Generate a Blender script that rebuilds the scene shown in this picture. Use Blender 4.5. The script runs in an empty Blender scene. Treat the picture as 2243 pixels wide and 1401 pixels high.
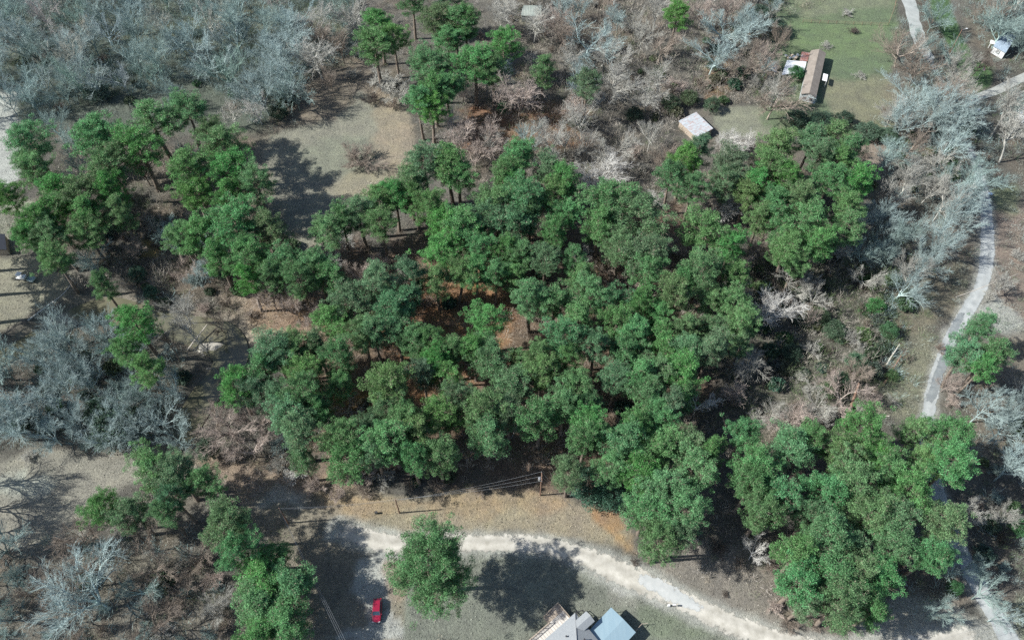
import bpy, math, random
import numpy as np
from mathutils import Vector, Matrix

# ------------------------------------------------------------------ camera, sky, sun, exposure
SC = bpy.context.scene
COL = SC.collection
R = math.radians
CAM_H, PITCH, FPX, W0, H0 = 160.0, R(35.0), 1744.0, 2243.0, 1401.0
cam_d = bpy.data.cameras.new("camera"); cam = bpy.data.objects.new("camera", cam_d); COL.objects.link(cam)
cam.location = (0, 0, CAM_H); cam.rotation_euler = (PITCH, 0, 0)
cam_d.sensor_width = 36; cam_d.lens = 36 * FPX / W0; cam_d.clip_start = 1; cam_d.clip_end = 9000
SC.camera = cam
SUN_EL = R(40)
SHD = Vector((0.995, 0.09, 0)).normalized()           # ground direction in which shadows fall
w = bpy.data.worlds.new("World"); SC.world = w; w.use_nodes = True
nt = w.node_tree; nt.nodes.clear()
sky = nt.nodes.new('ShaderNodeTexSky'); sky.sky_type = 'NISHITA'; sky.sun_disc = False
sky.sun_elevation = SUN_EL; sky.sun_rotation = R(265); sky.air_density = 1.0; sky.dust_density = 1.0; sky.ozone_density = 1.2
bg = nt.nodes.new('ShaderNodeBackground'); bg.inputs[1].default_value = 0.09
wo = nt.nodes.new('ShaderNodeOutputWorld')
nt.links.new(sky.outputs[0], bg.inputs[0]); nt.links.new(bg.outputs[0], wo.inputs[0])
sun_d = bpy.data.lights.new("sun", 'SUN'); sun_d.energy = 5.0; sun_d.angle = R(0.53); sun_d.color = (1.0, 0.98, 0.93)
sun = bpy.data.objects.new("sun", sun_d); COL.objects.link(sun)
sdir = Vector((SHD.x * math.cos(SUN_EL), SHD.y * math.cos(SUN_EL), -math.sin(SUN_EL)))
sun.rotation_euler = sdir.to_track_quat('-Z', 'Y').to_euler(); sun.location = (-80, 0, 120)
SC.view_settings.view_transform = 'Standard'; SC.view_settings.look = 'None'
SC.view_settings.exposure = 0.63; SC.view_settings.gamma = 1.0
SC.render.engine = 'CYCLES'
SC.cycles.max_bounces = 4; SC.cycles.diffuse_bounces = 2; SC.cycles.transmission_bounces = 2; SC.cycles.glossy_bounces = 2
SC.cycles.use_denoising = False

rnd = random.Random(7)
NR = np.random.default_rng(7)

# ------------------------------------------------------------------ survey: from a photo pixel to the point where that ray meets height z
CA, SA = math.cos(PITCH), math.sin(PITCH)
def P(px, py, z=0.0):
    dx = (px - W0 / 2) / FPX; dy = -(py - H0 / 2) / FPX
    y = dy * CA + SA; zz = dy * SA - CA
    t = (z - CAM_H) / zz
    return Vector((dx * t, y * t, z))
def mpp(px, py, z=0.0):                                # metres per pixel across, at that place
    dy = -(py - H0 / 2) / FPX
    return (z - CAM_H) / (dy * SA - CA) / FPX
def to_px(x, y, z=0.0):
    vy = y * CA + (z - CAM_H) * SA; vz = -y * SA + (z - CAM_H) * CA
    return W0 / 2 + FPX * x / -vz, H0 / 2 - FPX * vy / -vz

# ------------------------------------------------------------------ noise
_perm = np.random.default_rng(3).random((256, 256))
def vnoise(x, y):
    xi = np.floor(x).astype(int); yi = np.floor(y).astype(int); fx = x - xi; fy = y - yi
    fx = fx * fx * (3 - 2 * fx); fy = fy * fy * (3 - 2 * fy)
    g = lambda a, b: _perm[a & 255, b & 255]
    return (g(xi, yi) * (1 - fx) + g(xi + 1, yi) * fx) * (1 - fy) + (g(xi, yi + 1) * (1 - fx) + g(xi + 1, yi + 1) * fx) * fy
def fbm(x, y, s, o=4):
    v = 0; a = 0.5; t = 0
    for i in range(o):
        v = v + a * vnoise(x / s + 17.3 * i, y / s + 5.1 * i); t += a; a *= 0.55; s *= 0.5
    return v / t

# ------------------------------------------------------------------ region helpers (polygons given in photo pixels, kept in ground metres)
def gpoly(pts): return np.array([P(*p)[:2] for p in pts])
def sdf_poly(x, y, poly):
    x = np.asarray(x, float); y = np.asarray(y, float)
    d = np.full(x.shape, 1e18); inside = np.zeros(x.shape, bool); n = len(poly)
    for i in range(n):
        ax, ay = poly[i]; bx, by = poly[(i + 1) % n]
        ex, ey = bx - ax, by - ay; wx, wy = x - ax, y - ay
        t = np.clip((wx * ex + wy * ey) / (ex * ex + ey * ey + 1e-12), 0, 1)
        d = np.minimum(d, (wx - ex * t) ** 2 + (wy - ey * t) ** 2)
        c = ((ay <= y) & (by > y)) | ((by <= y) & (ay > y))
        with np.errstate(divide='ignore', invalid='ignore'):
            xx = ax + (y - ay) / (by - ay) * ex
        inside ^= c & (x < xx)
    d = np.sqrt(d); return np.where(inside, -d, d)
def path_dist(x, y, pts):
    best = np.full(np.shape(x), 1e9)
    for (ax, ay, aw), (bx, by, bw) in zip(pts[:-1], pts[1:]):
        ex, ey = bx - ax, by - ay
        t = np.clip(((x - ax) * ex + (y - ay) * ey) / (ex * ex + ey * ey), 0, 1)
        d = np.hypot(x - ax - ex * t, y - ay - ey * t) - (aw + (bw - aw) * t)
        best = np.minimum(best, d)
    return best
def gpath(pts):                                        # (px, py, half width in px)
    out = []
    for px, py, hw in pts:
        p = P(px, py); out.append((p.x, p.y, hw * mpp(px, py)))
    return out
def smooth_path(pts, k=8):
    a = np.array(pts, float); out = []
    for i in range(len(a) - 1):
        p0 = a[max(i - 1, 0)]; p1 = a[i]; p2 = a[i + 1]; p3 = a[min(i + 2, len(a) - 1)]
        for j in range(k):
            t = j / k
            out.append(0.5 * ((2 * p1) + (-p0 + p2) * t + (2 * p0 - 5 * p1 + 4 * p2 - p3) * t * t + (-p0 + 3 * p1 - 3 * p2 + p3) * t ** 3))
    out.append(a[-1]); return [tuple(v) for v in out]

CREEK = smooth_path(gpath([(-90, 820, 20), (40, 755, 20), (140, 695, 22), (230, 672, 32), (330, 700, 30), (410, 715, 34), (475, 735, 42), (502, 775, 36), (480, 822, 30), (440, 868, 30), (405, 930, 26), (370, 990, 12)]), 5)
ROAD_DIRT = gpath([(740, 1160, 22), (810, 1180, 28), (880, 1192, 28), (960, 1186, 26), (1040, 1188, 25), (1120, 1188, 25), (1200, 1194, 25), (1270, 1213, 27), (1330, 1240, 34), (1400, 1270, 34), (1480, 1306, 30), (1560, 1345, 30), (1640, 1379, 30), (1720, 1404, 27), (1850, 1425, 30), (2000, 1420, 34), (2150, 1395, 34)])
ROAD_PAVED = gpath([(2125, 330, 8), (2148, 400, 11), (2158, 455, 13), (2162, 520, 16), (2160, 580, 16), (2148, 630, 15), (2126, 670, 15), (2098, 715, 15), (2075, 760, 15), (2056, 810, 14), (2042, 860, 15), (2034, 910, 15), (2030, 960, 16), (2050, 1060, 17), (2095, 1180, 19), (2150, 1290, 22), (2205, 1385, 24), (2240, 1450, 26)])
DRIVE_TOP = gpath([(1970, -40, 13), (1990, 5, 14), (2001, 45, 14), (2012, 85, 14), (2035, 130, 11)])
ROAD_HID = gpath([(2035, 130, 8), (2080, 215, 7), (2104, 270, 7), (2125, 330, 8)])
PATH_PAD = gpath([(2105, 232, 9), (2140, 214, 10), (2180, 200, 11), (2220, 180, 11), (2290, 150, 11)])
CREEK_A = CREEK
def hgt(x, y):
    x = np.asarray(x, float); y = np.asarray(y, float)
    base = (fbm(x, y, 55, 2) - 0.5) * 1.6
    d = path_dist(x, y, CREEK_A)
    bank = np.clip((d + 1.0) / 4.5, 0, 1); bank = bank * bank * (3 - 2 * bank)
    return base * bank + (1 - bank) * -2.0
def h1(x, y): return float(hgt(np.array([x]), np.array([y]))[0])

# ------------------------------------------------------------------ object helpers
def new_mesh(name, verts, faces, mat=None, smooth=False, cols=None):
    """verts (n,3), faces (m,k) with one k"""
    verts = np.asarray(verts, np.float32); faces = np.asarray(faces, np.int32)
    m = bpy.data.meshes.new(name); k = faces.shape[1]
    m.vertices.add(len(verts)); m.vertices.foreach_set('co', verts.ravel())
    m.loops.add(faces.size); m.loops.foreach_set('vertex_index', faces.ravel())
    m.polygons.add(len(faces)); m.polygons.foreach_set('loop_start', np.arange(0, faces.size, k, dtype=np.int32))
    m.polygons.foreach_set('loop_total', np.full(len(faces), k, np.int32))
    if smooth: m.polygons.foreach_set('use_smooth', np.ones(len(faces), bool))
    if cols is not None:
        a = m.color_attributes.new('tint', 'FLOAT_COLOR', 'POINT'); a.data.foreach_set('color', np.asarray(cols, np.float32).ravel())
    m.update(calc_edges=True); m.validate()
    if mat: m.materials.append(mat)
    return m
class MB:                                               # collects mixed faces and materials, links them as one object
    def __init__(s): s.v = []; s.f = []; s.m = []
    def face(s, pts, mi=0):
        b = len(s.v); s.v += [tuple(p) for p in pts]; s.f.append(tuple(range(b, b + len(pts)))); s.m.append(mi)
    def prism(s, poly, z0, z1, mi=0, top=None):
        """poly: list of (x,y) counter-clockwise; z1 may be a list of heights"""
        n = len(poly); zt = z1 if isinstance(z1, (list, tuple)) else [z1] * n; zb = z0 if isinstance(z0, (list, tuple)) else [z0] * n
        b = len(s.v)
        s.v += [(p[0], p[1], zb[i]) for i, p in enumerate(poly)] + [(p[0], p[1], zt[i]) for i, p in enumerate(poly)]
        s.f.append(tuple(b + n + i for i in range(n))); s.m.append(mi if top is None else top)
        s.f.append(tuple(b + i for i in reversed(range(n)))); s.m.append(mi)
        for i in range(n):
            j = (i + 1) % n; s.f.append((b + i, b + j, b + n + j, b + n + i)); s.m.append(mi)
    def box(s, c, size, rz=0, mi=0, tilt=0):
        M = Matrix.Translation(c) @ Matrix.Rotation(rz, 4, 'Z') @ Matrix.Rotation(tilt, 4, 'X')
        hx, hy, hz = [q / 2 for q in size]; b = len(s.v)
        for z in (-hz, hz):
            for x, y in ((-hx, -hy), (hx, -hy), (hx, hy), (-hx, hy)): s.v.append(tuple(M @ Vector((x, y, z))))
        for f in ((3, 2, 1, 0), (4, 5, 6, 7), (0, 1, 5, 4), (1, 2, 6, 5), (2, 3, 7, 6), (3, 0, 4, 7)):
            s.f.append(tuple(b + i for i in f)); s.m.append(mi)
    def tube(s, p0, p1, r0, r1=None, n=8, mi=0, cap=True):
        p0, p1 = Vector(p0), Vector(p1); r1 = r0 if r1 is None else r1
        d = (p1 - p0).normalized(); u = d.orthogonal().normalized(); v = d.cross(u); b = len(s.v)
        for p, r in ((p0, r0), (p1, r1)):
            for i in range(n):
                a = 2 * math.pi * i / n; s.v.append(tuple(p + (u * math.cos(a) + v * math.sin(a)) * r))
        for i in range(n):
            j = (i + 1) % n; s.f.append((b + i, b + j, b + n + j, b + n + i)); s.m.append(mi)
        if cap:
            s.f.append(tuple(b + n + i for i in range(n))); s.m.append(mi)
            s.f.append(tuple(b + i for i in reversed(range(n)))); s.m.append(mi)
    def build(s, name, mats, parent=None, smooth=False, bevel=0):
        m = bpy.data.meshes.new(name); m.from_pydata(s.v, [], s.f)
        if not isinstance(mats, (list, tuple)): mats = [mats]
        for q in mats: m.materials.append(q)
        m.polygons.foreach_set('material_index', s.m)
        if smooth: m.polygons.foreach_set('use_smooth', [True] * len(s.f))
        m.update(); o = bpy.data.objects.new(name, m); COL.objects.link(o)
        if parent: o.parent = parent
        if bevel:
            b = o.modifiers.new('bevel', 'BEVEL'); b.width = bevel; b.segments = 2; b.limit_method = 'ANGLE'
        return o
def tag(o, label=None, cat=None, group=None, kind=None):
    if label: o['label'] = label
    if cat: o['category'] = cat
    if group: o['group'] = group
    if kind: o['kind'] = kind
    return o
def thing(name, label, cat, loc=(0, 0, 0), rz=0, group=None):
    o = bpy.data.objects.new(name, None); COL.objects.link(o); o.location = loc; o.rotation_euler = (0, 0, rz)
    o.empty_display_size = 0.3
    return tag(o, label, cat, group)
def link(name, mesh, parent=None):
    o = bpy.data.objects.new(name, mesh); COL.objects.link(o)
    if parent: o.parent = parent
    return o

# ------------------------------------------------------------------ materials
def nodes(name):
    m = bpy.data.materials.new(name); m.use_nodes = True; t = m.node_tree; t.nodes.clear()
    out = t.nodes.new('ShaderNodeOutputMaterial'); return m, t, out
def N(t, kind, **kw):
    n = t.nodes.new(kind)
    for k, v in kw.items():
        if k.startswith('i_'): n.inputs[int(k[2:]) if k[2:].isdigit() else k[2:]].default_value = v
        else: setattr(n, k, v)
    return n
def ramp(t, fac, lo, hi):
    n = N(t, 'ShaderNodeMapRange'); t.links.new(fac, n.inputs[0]); n.inputs[3].default_value = lo; n.inputs[4].default_value = hi; return n.outputs[0]
def mulc(t, c, f):
    n = N(t, 'ShaderNodeVectorMath', operation='SCALE'); t.links.new(c, n.inputs[0])
    t.links.new(f, n.inputs[3]); return n.outputs[0]
def mat_leaf(name, trans=0.3, spec=0.25, lo=0.5, hi=1.6, fleck=0):
    m, t, out = nodes(name)
    oi = N(t, 'ShaderNodeObjectInfo'); geo = N(t, 'ShaderNodeNewGeometry')
    no = N(t, 'ShaderNodeTexNoise'); no.inputs['Scale'].default_value = 0.45; no.inputs['Detail'].default_value = 3
    t.links.new(geo.outputs['Position'], no.inputs['Vector'])
    a = mulc(t, oi.outputs['Color'], ramp(t, geo.outputs['Random Per Island'], lo, hi))
    n2 = N(t, 'ShaderNodeMapRange'); t.links.new(no.outputs[0], n2.inputs[0]); n2.inputs[1].default_value = 0.3; n2.inputs[2].default_value = 0.7
    n2.inputs[3].default_value = 0.72; n2.inputs[4].default_value = 1.28
    b = mulc(t, a, n2.outputs[0])
    hs = N(t, 'ShaderNodeHueSaturation'); t.links.new(b, hs.inputs['Color'])
    t.links.new(ramp(t, no.outputs[0], 0.48, 0.512), hs.inputs['Hue'])
    if fleck:
        fm = N(t, 'ShaderNodeMapRange'); t.links.new(geo.outputs['Random Per Island'], fm.inputs[0]); fm.inputs[1].default_value = 1 - fleck; fm.inputs[2].default_value = 1 - fleck * .7
        fx = N(t, 'ShaderNodeMix', data_type='RGBA'); t.links.new(fm.outputs[0], fx.inputs[0]); t.links.new(hs.outputs[0], fx.inputs[6]); fx.inputs[7].default_value = (.36, .31, .24, 1); hs = fx; hso = fx.outputs[2]
    else: hso = hs.outputs[0]
    bs = N(t, 'ShaderNodeBsdfPrincipled'); t.links.new(hso, bs.inputs['Base Color'])
    bs.inputs['Roughness'].default_value = 0.5; bs.inputs['Specular IOR Level'].default_value = spec
    if trans:
        tr = N(t, 'ShaderNodeBsdfTranslucent'); t.links.new(hso, tr.inputs[0])
        mx = N(t, 'ShaderNodeMixShader'); mx.inputs[0].default_value = trans
        t.links.new(bs.outputs[0], mx.inputs[1]); t.links.new(tr.outputs[0], mx.inputs[2]); t.links.new(mx.outputs[0], out.inputs[0])
    else: t.links.new(bs.outputs[0], out.inputs[0])
    return m
def mat_noise(name, c1, c2, scale=2.0, rough=0.9, bump=0.0, metal=0.0, spec=0.3, detail=5, stretch=(1, 1, 1), bscale=None, coat=0.0, rot=0.0):
    m, t, out = nodes(name)
    geo = N(t, 'ShaderNodeTexCoord'); mp = N(t, 'ShaderNodeMapping'); mp.inputs['Scale'].default_value = stretch; mp.inputs['Rotation'].default_value = (0, 0, rot)
    t.links.new(geo.outputs['Object'], mp.inputs[0])
    no = N(t, 'ShaderNodeTexNoise'); no.inputs['Scale'].default_value = scale; no.inputs['Detail'].default_value = detail; no.inputs['Roughness'].default_value = 0.65
    t.links.new(mp.outputs[0], no.inputs['Vector'])
    mr = N(t, 'ShaderNodeMapRange'); t.links.new(no.outputs[0], mr.inputs[0]); mr.inputs[1].default_value = 0.32; mr.inputs[2].default_value = 0.68
    mx = N(t, 'ShaderNodeMix', data_type='RGBA'); t.links.new(mr.outputs[0], mx.inputs[0])
    mx.inputs[6].default_value = (*c1, 1); mx.inputs[7].default_value = (*c2, 1)
    bs = N(t, 'ShaderNodeBsdfPrincipled'); t.links.new(mx.outputs[2], bs.inputs['Base Color'])
    bs.inputs['Roughness'].default_value = rough; bs.inputs['Metallic'].default_value = metal; bs.inputs['Specular IOR Level'].default_value = spec
    bs.inputs['Coat Weight'].default_value = coat
    if bump:
        bp = N(t, 'ShaderNodeBump'); bp.inputs['Strength'].default_value = bump; bp.inputs['Distance'].default_value = 0.05
        n3 = N(t, 'ShaderNodeTexNoise'); n3.inputs['Scale'].default_value = bscale or scale * 3; n3.inputs['Detail'].default_value = 3
        t.links.new(mp.outputs[0], n3.inputs['Vector']); t.links.new(n3.outputs[0], bp.inputs['Height']); t.links.new(bp.outputs[0], bs.inputs['Normal'])
    t.links.new(bs.outputs[0], out.inputs[0]); return m
def mat_ribbed(name, c1, c2, axis_rot, period, rough=0.45, metal=0.3, rust=None, rust_amt=0.5, depth=0.04, lines=None):
    """sheet or plank surface with ribs at a real spacing; optional rust streaks that follow the sheets"""
    m, t, out = nodes(name)
    tc = N(t, 'ShaderNodeTexCoord'); mp = N(t, 'ShaderNodeMapping'); mp.inputs['Rotation'].default_value = (0, 0, axis_rot)
    t.links.new(tc.outputs['Object'], mp.inputs[0])
    wv = N(t, 'ShaderNodeTexWave'); wv.inputs['Scale'].default_value = 0.314 / period; wv.inputs['Distortion'].default_value = 0
    t.links.new(mp.outputs[0], wv.inputs['Vector'])
    no = N(t, 'ShaderNodeTexNoise'); no.inputs['Scale'].default_value = 1.0; no.inputs['Detail'].default_value = 5
    mp2 = N(t, 'ShaderNodeMapping'); mp2.inputs['Scale'].default_value = (2.2, 0.35, 1); t.links.new(mp.outputs[0], mp2.inputs[0]); t.links.new(mp2.outputs[0], no.inputs['Vector'])
    mr = N(t, 'ShaderNodeMapRange'); t.links.new(no.outputs[0], mr.inputs[0]); mr.inputs[1].default_value = 0.35; mr.inputs[2].default_value = 0.65
    mx = N(t, 'ShaderNodeMix', data_type='RGBA'); t.links.new(mr.outputs[0], mx.inputs[0]); mx.inputs[6].default_value = (*c1, 1); mx.inputs[7].default_value = (*c2, 1)
    col = mx.outputs[2]
    if rust:
        n2 = N(t, 'ShaderNodeTexNoise'); n2.inputs['Scale'].default_value = 1.3; n2.inputs['Detail'].default_value = 6; n2.inputs['Roughness'].default_value = 0.75
        mp3 = N(t, 'ShaderNodeMapping'); mp3.inputs['Scale'].default_value = (2.0, 0.8, 1); t.links.new(mp.outputs[0], mp3.inputs[0]); t.links.new(mp3.outputs[0], n2.inputs['Vector'])
        m2 = N(t, 'ShaderNodeMapRange'); t.links.new(n2.outputs[0], m2.inputs[0]); m2.inputs[1].default_value = 0.62 - rust_amt * 0.25; m2.inputs[2].default_value = 0.72 - rust_amt * 0.2
        m3 = N(t, 'ShaderNodeMix', data_type='RGBA'); t.links.new(m2.outputs[0], m3.inputs[0]); t.links.new(col, m3.inputs[6]); m3.inputs[7].default_value = (*rust, 1); col = m3.outputs[2]
    if lines:
        m4 = N(t, 'ShaderNodeMapRange'); t.links.new(wv.outputs['Fac'], m4.inputs[0]); m4.inputs[1].default_value = 0.0; m4.inputs[2].default_value = 0.12; m4.inputs[3].default_value = 1; m4.inputs[4].default_value = 0
        m5 = N(t, 'ShaderNodeMix', data_type='RGBA'); t.links.new(m4.outputs[0], m5.inputs[0]); t.links.new(col, m5.inputs[6]); m5.inputs[7].default_value = (*lines, 1); col = m5.outputs[2]
    bs = N(t, 'ShaderNodeBsdfPrincipled'); t.links.new(col, bs.inputs['Base Color']); bs.inputs['Roughness'].default_value = rough; bs.inputs['Metallic'].default_value = metal
    bp = N(t, 'ShaderNodeBump'); bp.inputs['Strength'].default_value = 0.6; bp.inputs['Distance'].default_value = depth
    t.links.new(wv.outputs['Fac'], bp.inputs['Height']); t.links.new(bp.outputs[0], bs.inputs['Normal'])
    t.links.new(bs.outputs[0], out.inputs[0]); return m
def mat_ground():
    m, t, out = nodes('ground_cover_soil')
    at = N(t, 'ShaderNodeAttribute', attribute_name='tint'); geo = N(t, 'ShaderNodeNewGeometry')
    def noise(s, d=4, r=0.7):
        n = N(t, 'ShaderNodeTexNoise'); n.inputs['Scale'].default_value = s; n.inputs['Detail'].default_value = d; n.inputs['Roughness'].default_value = r
        t.links.new(geo.outputs['Position'], n.inputs['Vector']); return n.outputs[0]
    def mr(f, a, b, lo, hi):
        n = N(t, 'ShaderNodeMapRange'); t.links.new(f, n.inputs[0])
        for i, v in enumerate((a, b, lo, hi)): n.inputs[i + 1].default_value = v
        return n.outputs[0]
    nf = noise(2.2, 6, 0.8); nm = noise(0.25, 4); nl = noise(0.06, 3)
    c = mulc(t, at.outputs['Color'], mr(nf, 0.3, 0.7, 0.62, 1.38))
    c = mulc(t, c, mr(nm, 0.3, 0.7, 0.78, 1.18))
    hs = N(t, 'ShaderNodeHueSaturation'); t.links.new(c, hs.inputs['Color'])
    t.links.new(mr(nl, 0.3, 0.7, 0.488, 0.512), hs.inputs['Hue']); t.links.new(mr(nm, 0.3, 0.7, 0.85, 1.15), hs.inputs['Saturation'])
    # dead leaves and bare specks
    vo = N(t, 'ShaderNodeTexVoronoi'); vo.inputs['Scale'].default_value = 3.5; t.links.new(geo.outputs['Position'], vo.inputs['Vector'])
    sp = mr(vo.outputs['Distance'], 0.08, 0.16, 0.35, 0.0)
    mx = N(t, 'ShaderNodeMix', data_type='RGBA'); t.links.new(sp, mx.inputs[0]); t.links.new(hs.outputs[0], mx.inputs[6]); mx.inputs[7].default_value = (0.34, 0.28, 0.21, 1)
    bs = N(t, 'ShaderNodeBsdfPrincipled'); t.links.new(mx.outputs[2], bs.inputs['Base Color']); bs.inputs['Roughness'].default_value = 0.95; bs.inputs['Specular IOR Level'].default_value = 0.1
    bp = N(t, 'ShaderNodeBump'); bp.inputs['Strength'].default_value = 1.0; bp.inputs['Distance'].default_value = 0.22
    ad = N(t, 'ShaderNodeMath', operation='ADD'); t.links.new(nf, ad.inputs[0]); t.links.new(noise(5.0, 3), ad.inputs[1]); t.links.new(ad.outputs[0], bp.inputs['Height'])
    t.links.new(bp.outputs[0], bs.inputs['Normal']); t.links.new(bs.outputs[0], out.inputs[0]); return m
def mat_tint(name, lo=0.6, hi=1.45, rough=0.9):
    m, t, out = nodes(name)
    at = N(t, 'ShaderNodeAttribute', attribute_name='tint'); geo = N(t, 'ShaderNodeNewGeometry')
    c = mulc(t, at.outputs['Color'], ramp(t, geo.outputs['Random Per Island'], lo, hi))
    bs = N(t, 'ShaderNodeBsdfPrincipled'); t.links.new(c, bs.inputs['Base Color']); bs.inputs['Roughness'].default_value = rough; bs.inputs['Specular IOR Level'].default_value = 0.1
    t.links.new(bs.outputs[0], out.inputs[0]); return m

M_SOIL = mat_ground()
M_NEEDLE = mat_leaf('pine_needles', 0.28, spec=.1, lo=.4, hi=1.6, fleck=.045)
M_LEAF = mat_leaf('evergreen_leaves', 0.2, 0.4)
M_TWIG = mat_leaf('bare_twigs', 0.0, 0.1, 0.85, 1.15)
M_BARK = mat_leaf('bare_bark', 0.0, 0.2, 0.85, 1.15)
M_PBARK = mat_noise('pine_bark', (0.12, 0.095, 0.075), (0.27, 0.225, 0.185), 1.5, 0.95)
M_LITTER = mat_tint('dry_grass_and_leaf_blades')
M_BRUSH = mat_tint('brushwood', 0.6, 1.5)
M_DIRT = mat_noise('packed_pale_dirt', (0.33, 0.315, 0.27), (0.52, 0.50, 0.445), 0.5, 0.95, 0.5, bscale=4, detail=9)
M_ASPH = mat_noise('worn_asphalt', (0.16, 0.18, 0.19), (0.25, 0.27, 0.27), 0.8, 0.9, 0.2, bscale=6, detail=9)
M_PALEASPH = mat_noise('bleached_asphalt', (0.27, 0.29, 0.29), (0.42, 0.44, 0.43), 0.45, 0.9, 0.3, bscale=5, detail=9)
M_PATCH = mat_noise('grey_patch', (0.37, 0.39, 0.385), (0.47, 0.48, 0.465), 0.7, 0.85, 0.1, detail=9)
M_CONC = mat_noise('concrete', (0.27, 0.28, 0.26), (0.38, 0.39, 0.36), 1.0, 0.9, 0.1)
M_WHITE = mat_noise('white_paint', (0.66, 0.68, 0.68), (0.8, 0.81, 0.8), 1.5, 0.6)
M_WOOD = mat_noise('weathered_wood', (0.30, 0.24, 0.19), (0.46, 0.40, 0.33), 3, 0.9)
M_POLE = mat_noise('pole_wood', (0.17, 0.10, 0.07), (0.30, 0.20, 0.15), 3, 0.9)
M_DARK = mat_noise('dark_metal', (0.03, 0.03, 0.035), (0.06, 0.06, 0.065), 3, 0.6)
M_WIRE = mat_noise('aluminium_wire', (0.30, 0.32, 0.34), (0.38, 0.40, 0.42), 3, 0.5, metal=0.3)
M_GLASS = mat_noise('dark_glass', (0.03, 0.05, 0.07), (0.05, 0.08, 0.11), 1, 0.08, spec=0.8)
M_STEEL = mat_noise('galvanised', (0.4, 0.42, 0.44), (0.55, 0.57, 0.58), 2, 0.4, metal=0.6)

def ragged(mat, soft=.45, scale=1.1, track=.12):
    t = mat.node_tree; out = [n for n in t.nodes if n.type == 'OUTPUT_MATERIAL'][0]; bs = [n for n in t.nodes if n.type == 'BSDF_PRINCIPLED'][0]
    at = N(t, 'ShaderNodeAttribute', attribute_name='tint'); sp = N(t, 'ShaderNodeSeparateColor'); t.links.new(at.outputs['Color'], sp.inputs[0])
    geo = N(t, 'ShaderNodeNewGeometry'); no = N(t, 'ShaderNodeTexNoise'); no.inputs['Scale'].default_value = scale; no.inputs['Detail'].default_value = 8; no.inputs['Roughness'].default_value = .75
    t.links.new(geo.outputs['Position'], no.inputs['Vector'])
    a = N(t, 'ShaderNodeMapRange'); t.links.new(no.outputs[0], a.inputs[0]); a.inputs[1].default_value = .3; a.inputs[2].default_value = .7; a.inputs[3].default_value = -soft; a.inputs[4].default_value = .12
    ad = N(t, 'ShaderNodeMath', operation='ADD'); t.links.new(sp.outputs[0], ad.inputs[0]); t.links.new(a.outputs[0], ad.inputs[1])
    st = N(t, 'ShaderNodeMapRange'); t.links.new(ad.outputs[0], st.inputs[0]); st.inputs[1].default_value = -.02; st.inputs[2].default_value = .1
    tr = N(t, 'ShaderNodeBsdfTransparent'); mx = N(t, 'ShaderNodeMixShader'); t.links.new(st.outputs[0], mx.inputs[0]); t.links.new(tr.outputs[0], mx.inputs[1]); t.links.new(bs.outputs[0], mx.inputs[2]); t.links.new(mx.outputs[0], out.inputs[0])
    # wheel tracks: two paler, packed lines and a darker crown between them
    src = bs.inputs['Base Color'].links[0].from_socket
    wv = N(t, 'ShaderNodeMath', operation='SINE'); ml = N(t, 'ShaderNodeMath', operation='MULTIPLY'); t.links.new(sp.outputs[1], ml.inputs[0]); ml.inputs[1].default_value = 12.6; t.links.new(ml.outputs[0], wv.inputs[0])
    mr = N(t, 'ShaderNodeMapRange'); t.links.new(wv.outputs[0], mr.inputs[0]); mr.inputs[1].default_value = -1; mr.inputs[3].default_value = 1 + track * .5; mr.inputs[4].default_value = 1 - track
    t.links.new(mulc(t, src, mr.outputs[0]), bs.inputs['Base Color'])
    return mat
ragged(M_DIRT, .6, .9); ragged(M_PALEASPH, .22, 1.5, .08); ragged(M_PATCH, .7, .7, .04); ragged(M_ASPH, .5, 1.2, .06)
# ------------------------------------------------------------------ ground
LITTER = (0.175, 0.158, 0.132); NEEDLE = (0.36, 0.20, 0.115); STRAW = (0.36, 0.325, 0.25); TAN = (0.43, 0.32, 0.20)
GREYG = (0.23, 0.235, 0.185); GREEN = (0.19, 0.228, 0.135); LUSH = (0.11, 0.18, 0.08); SAND = (0.56, 0.545, 0.48); GREYB = (0.27, 0.235, 0.19)
MUD = (0.30, 0.26, 0.20); RED = (0.46, 0.24, 0.11)
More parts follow.
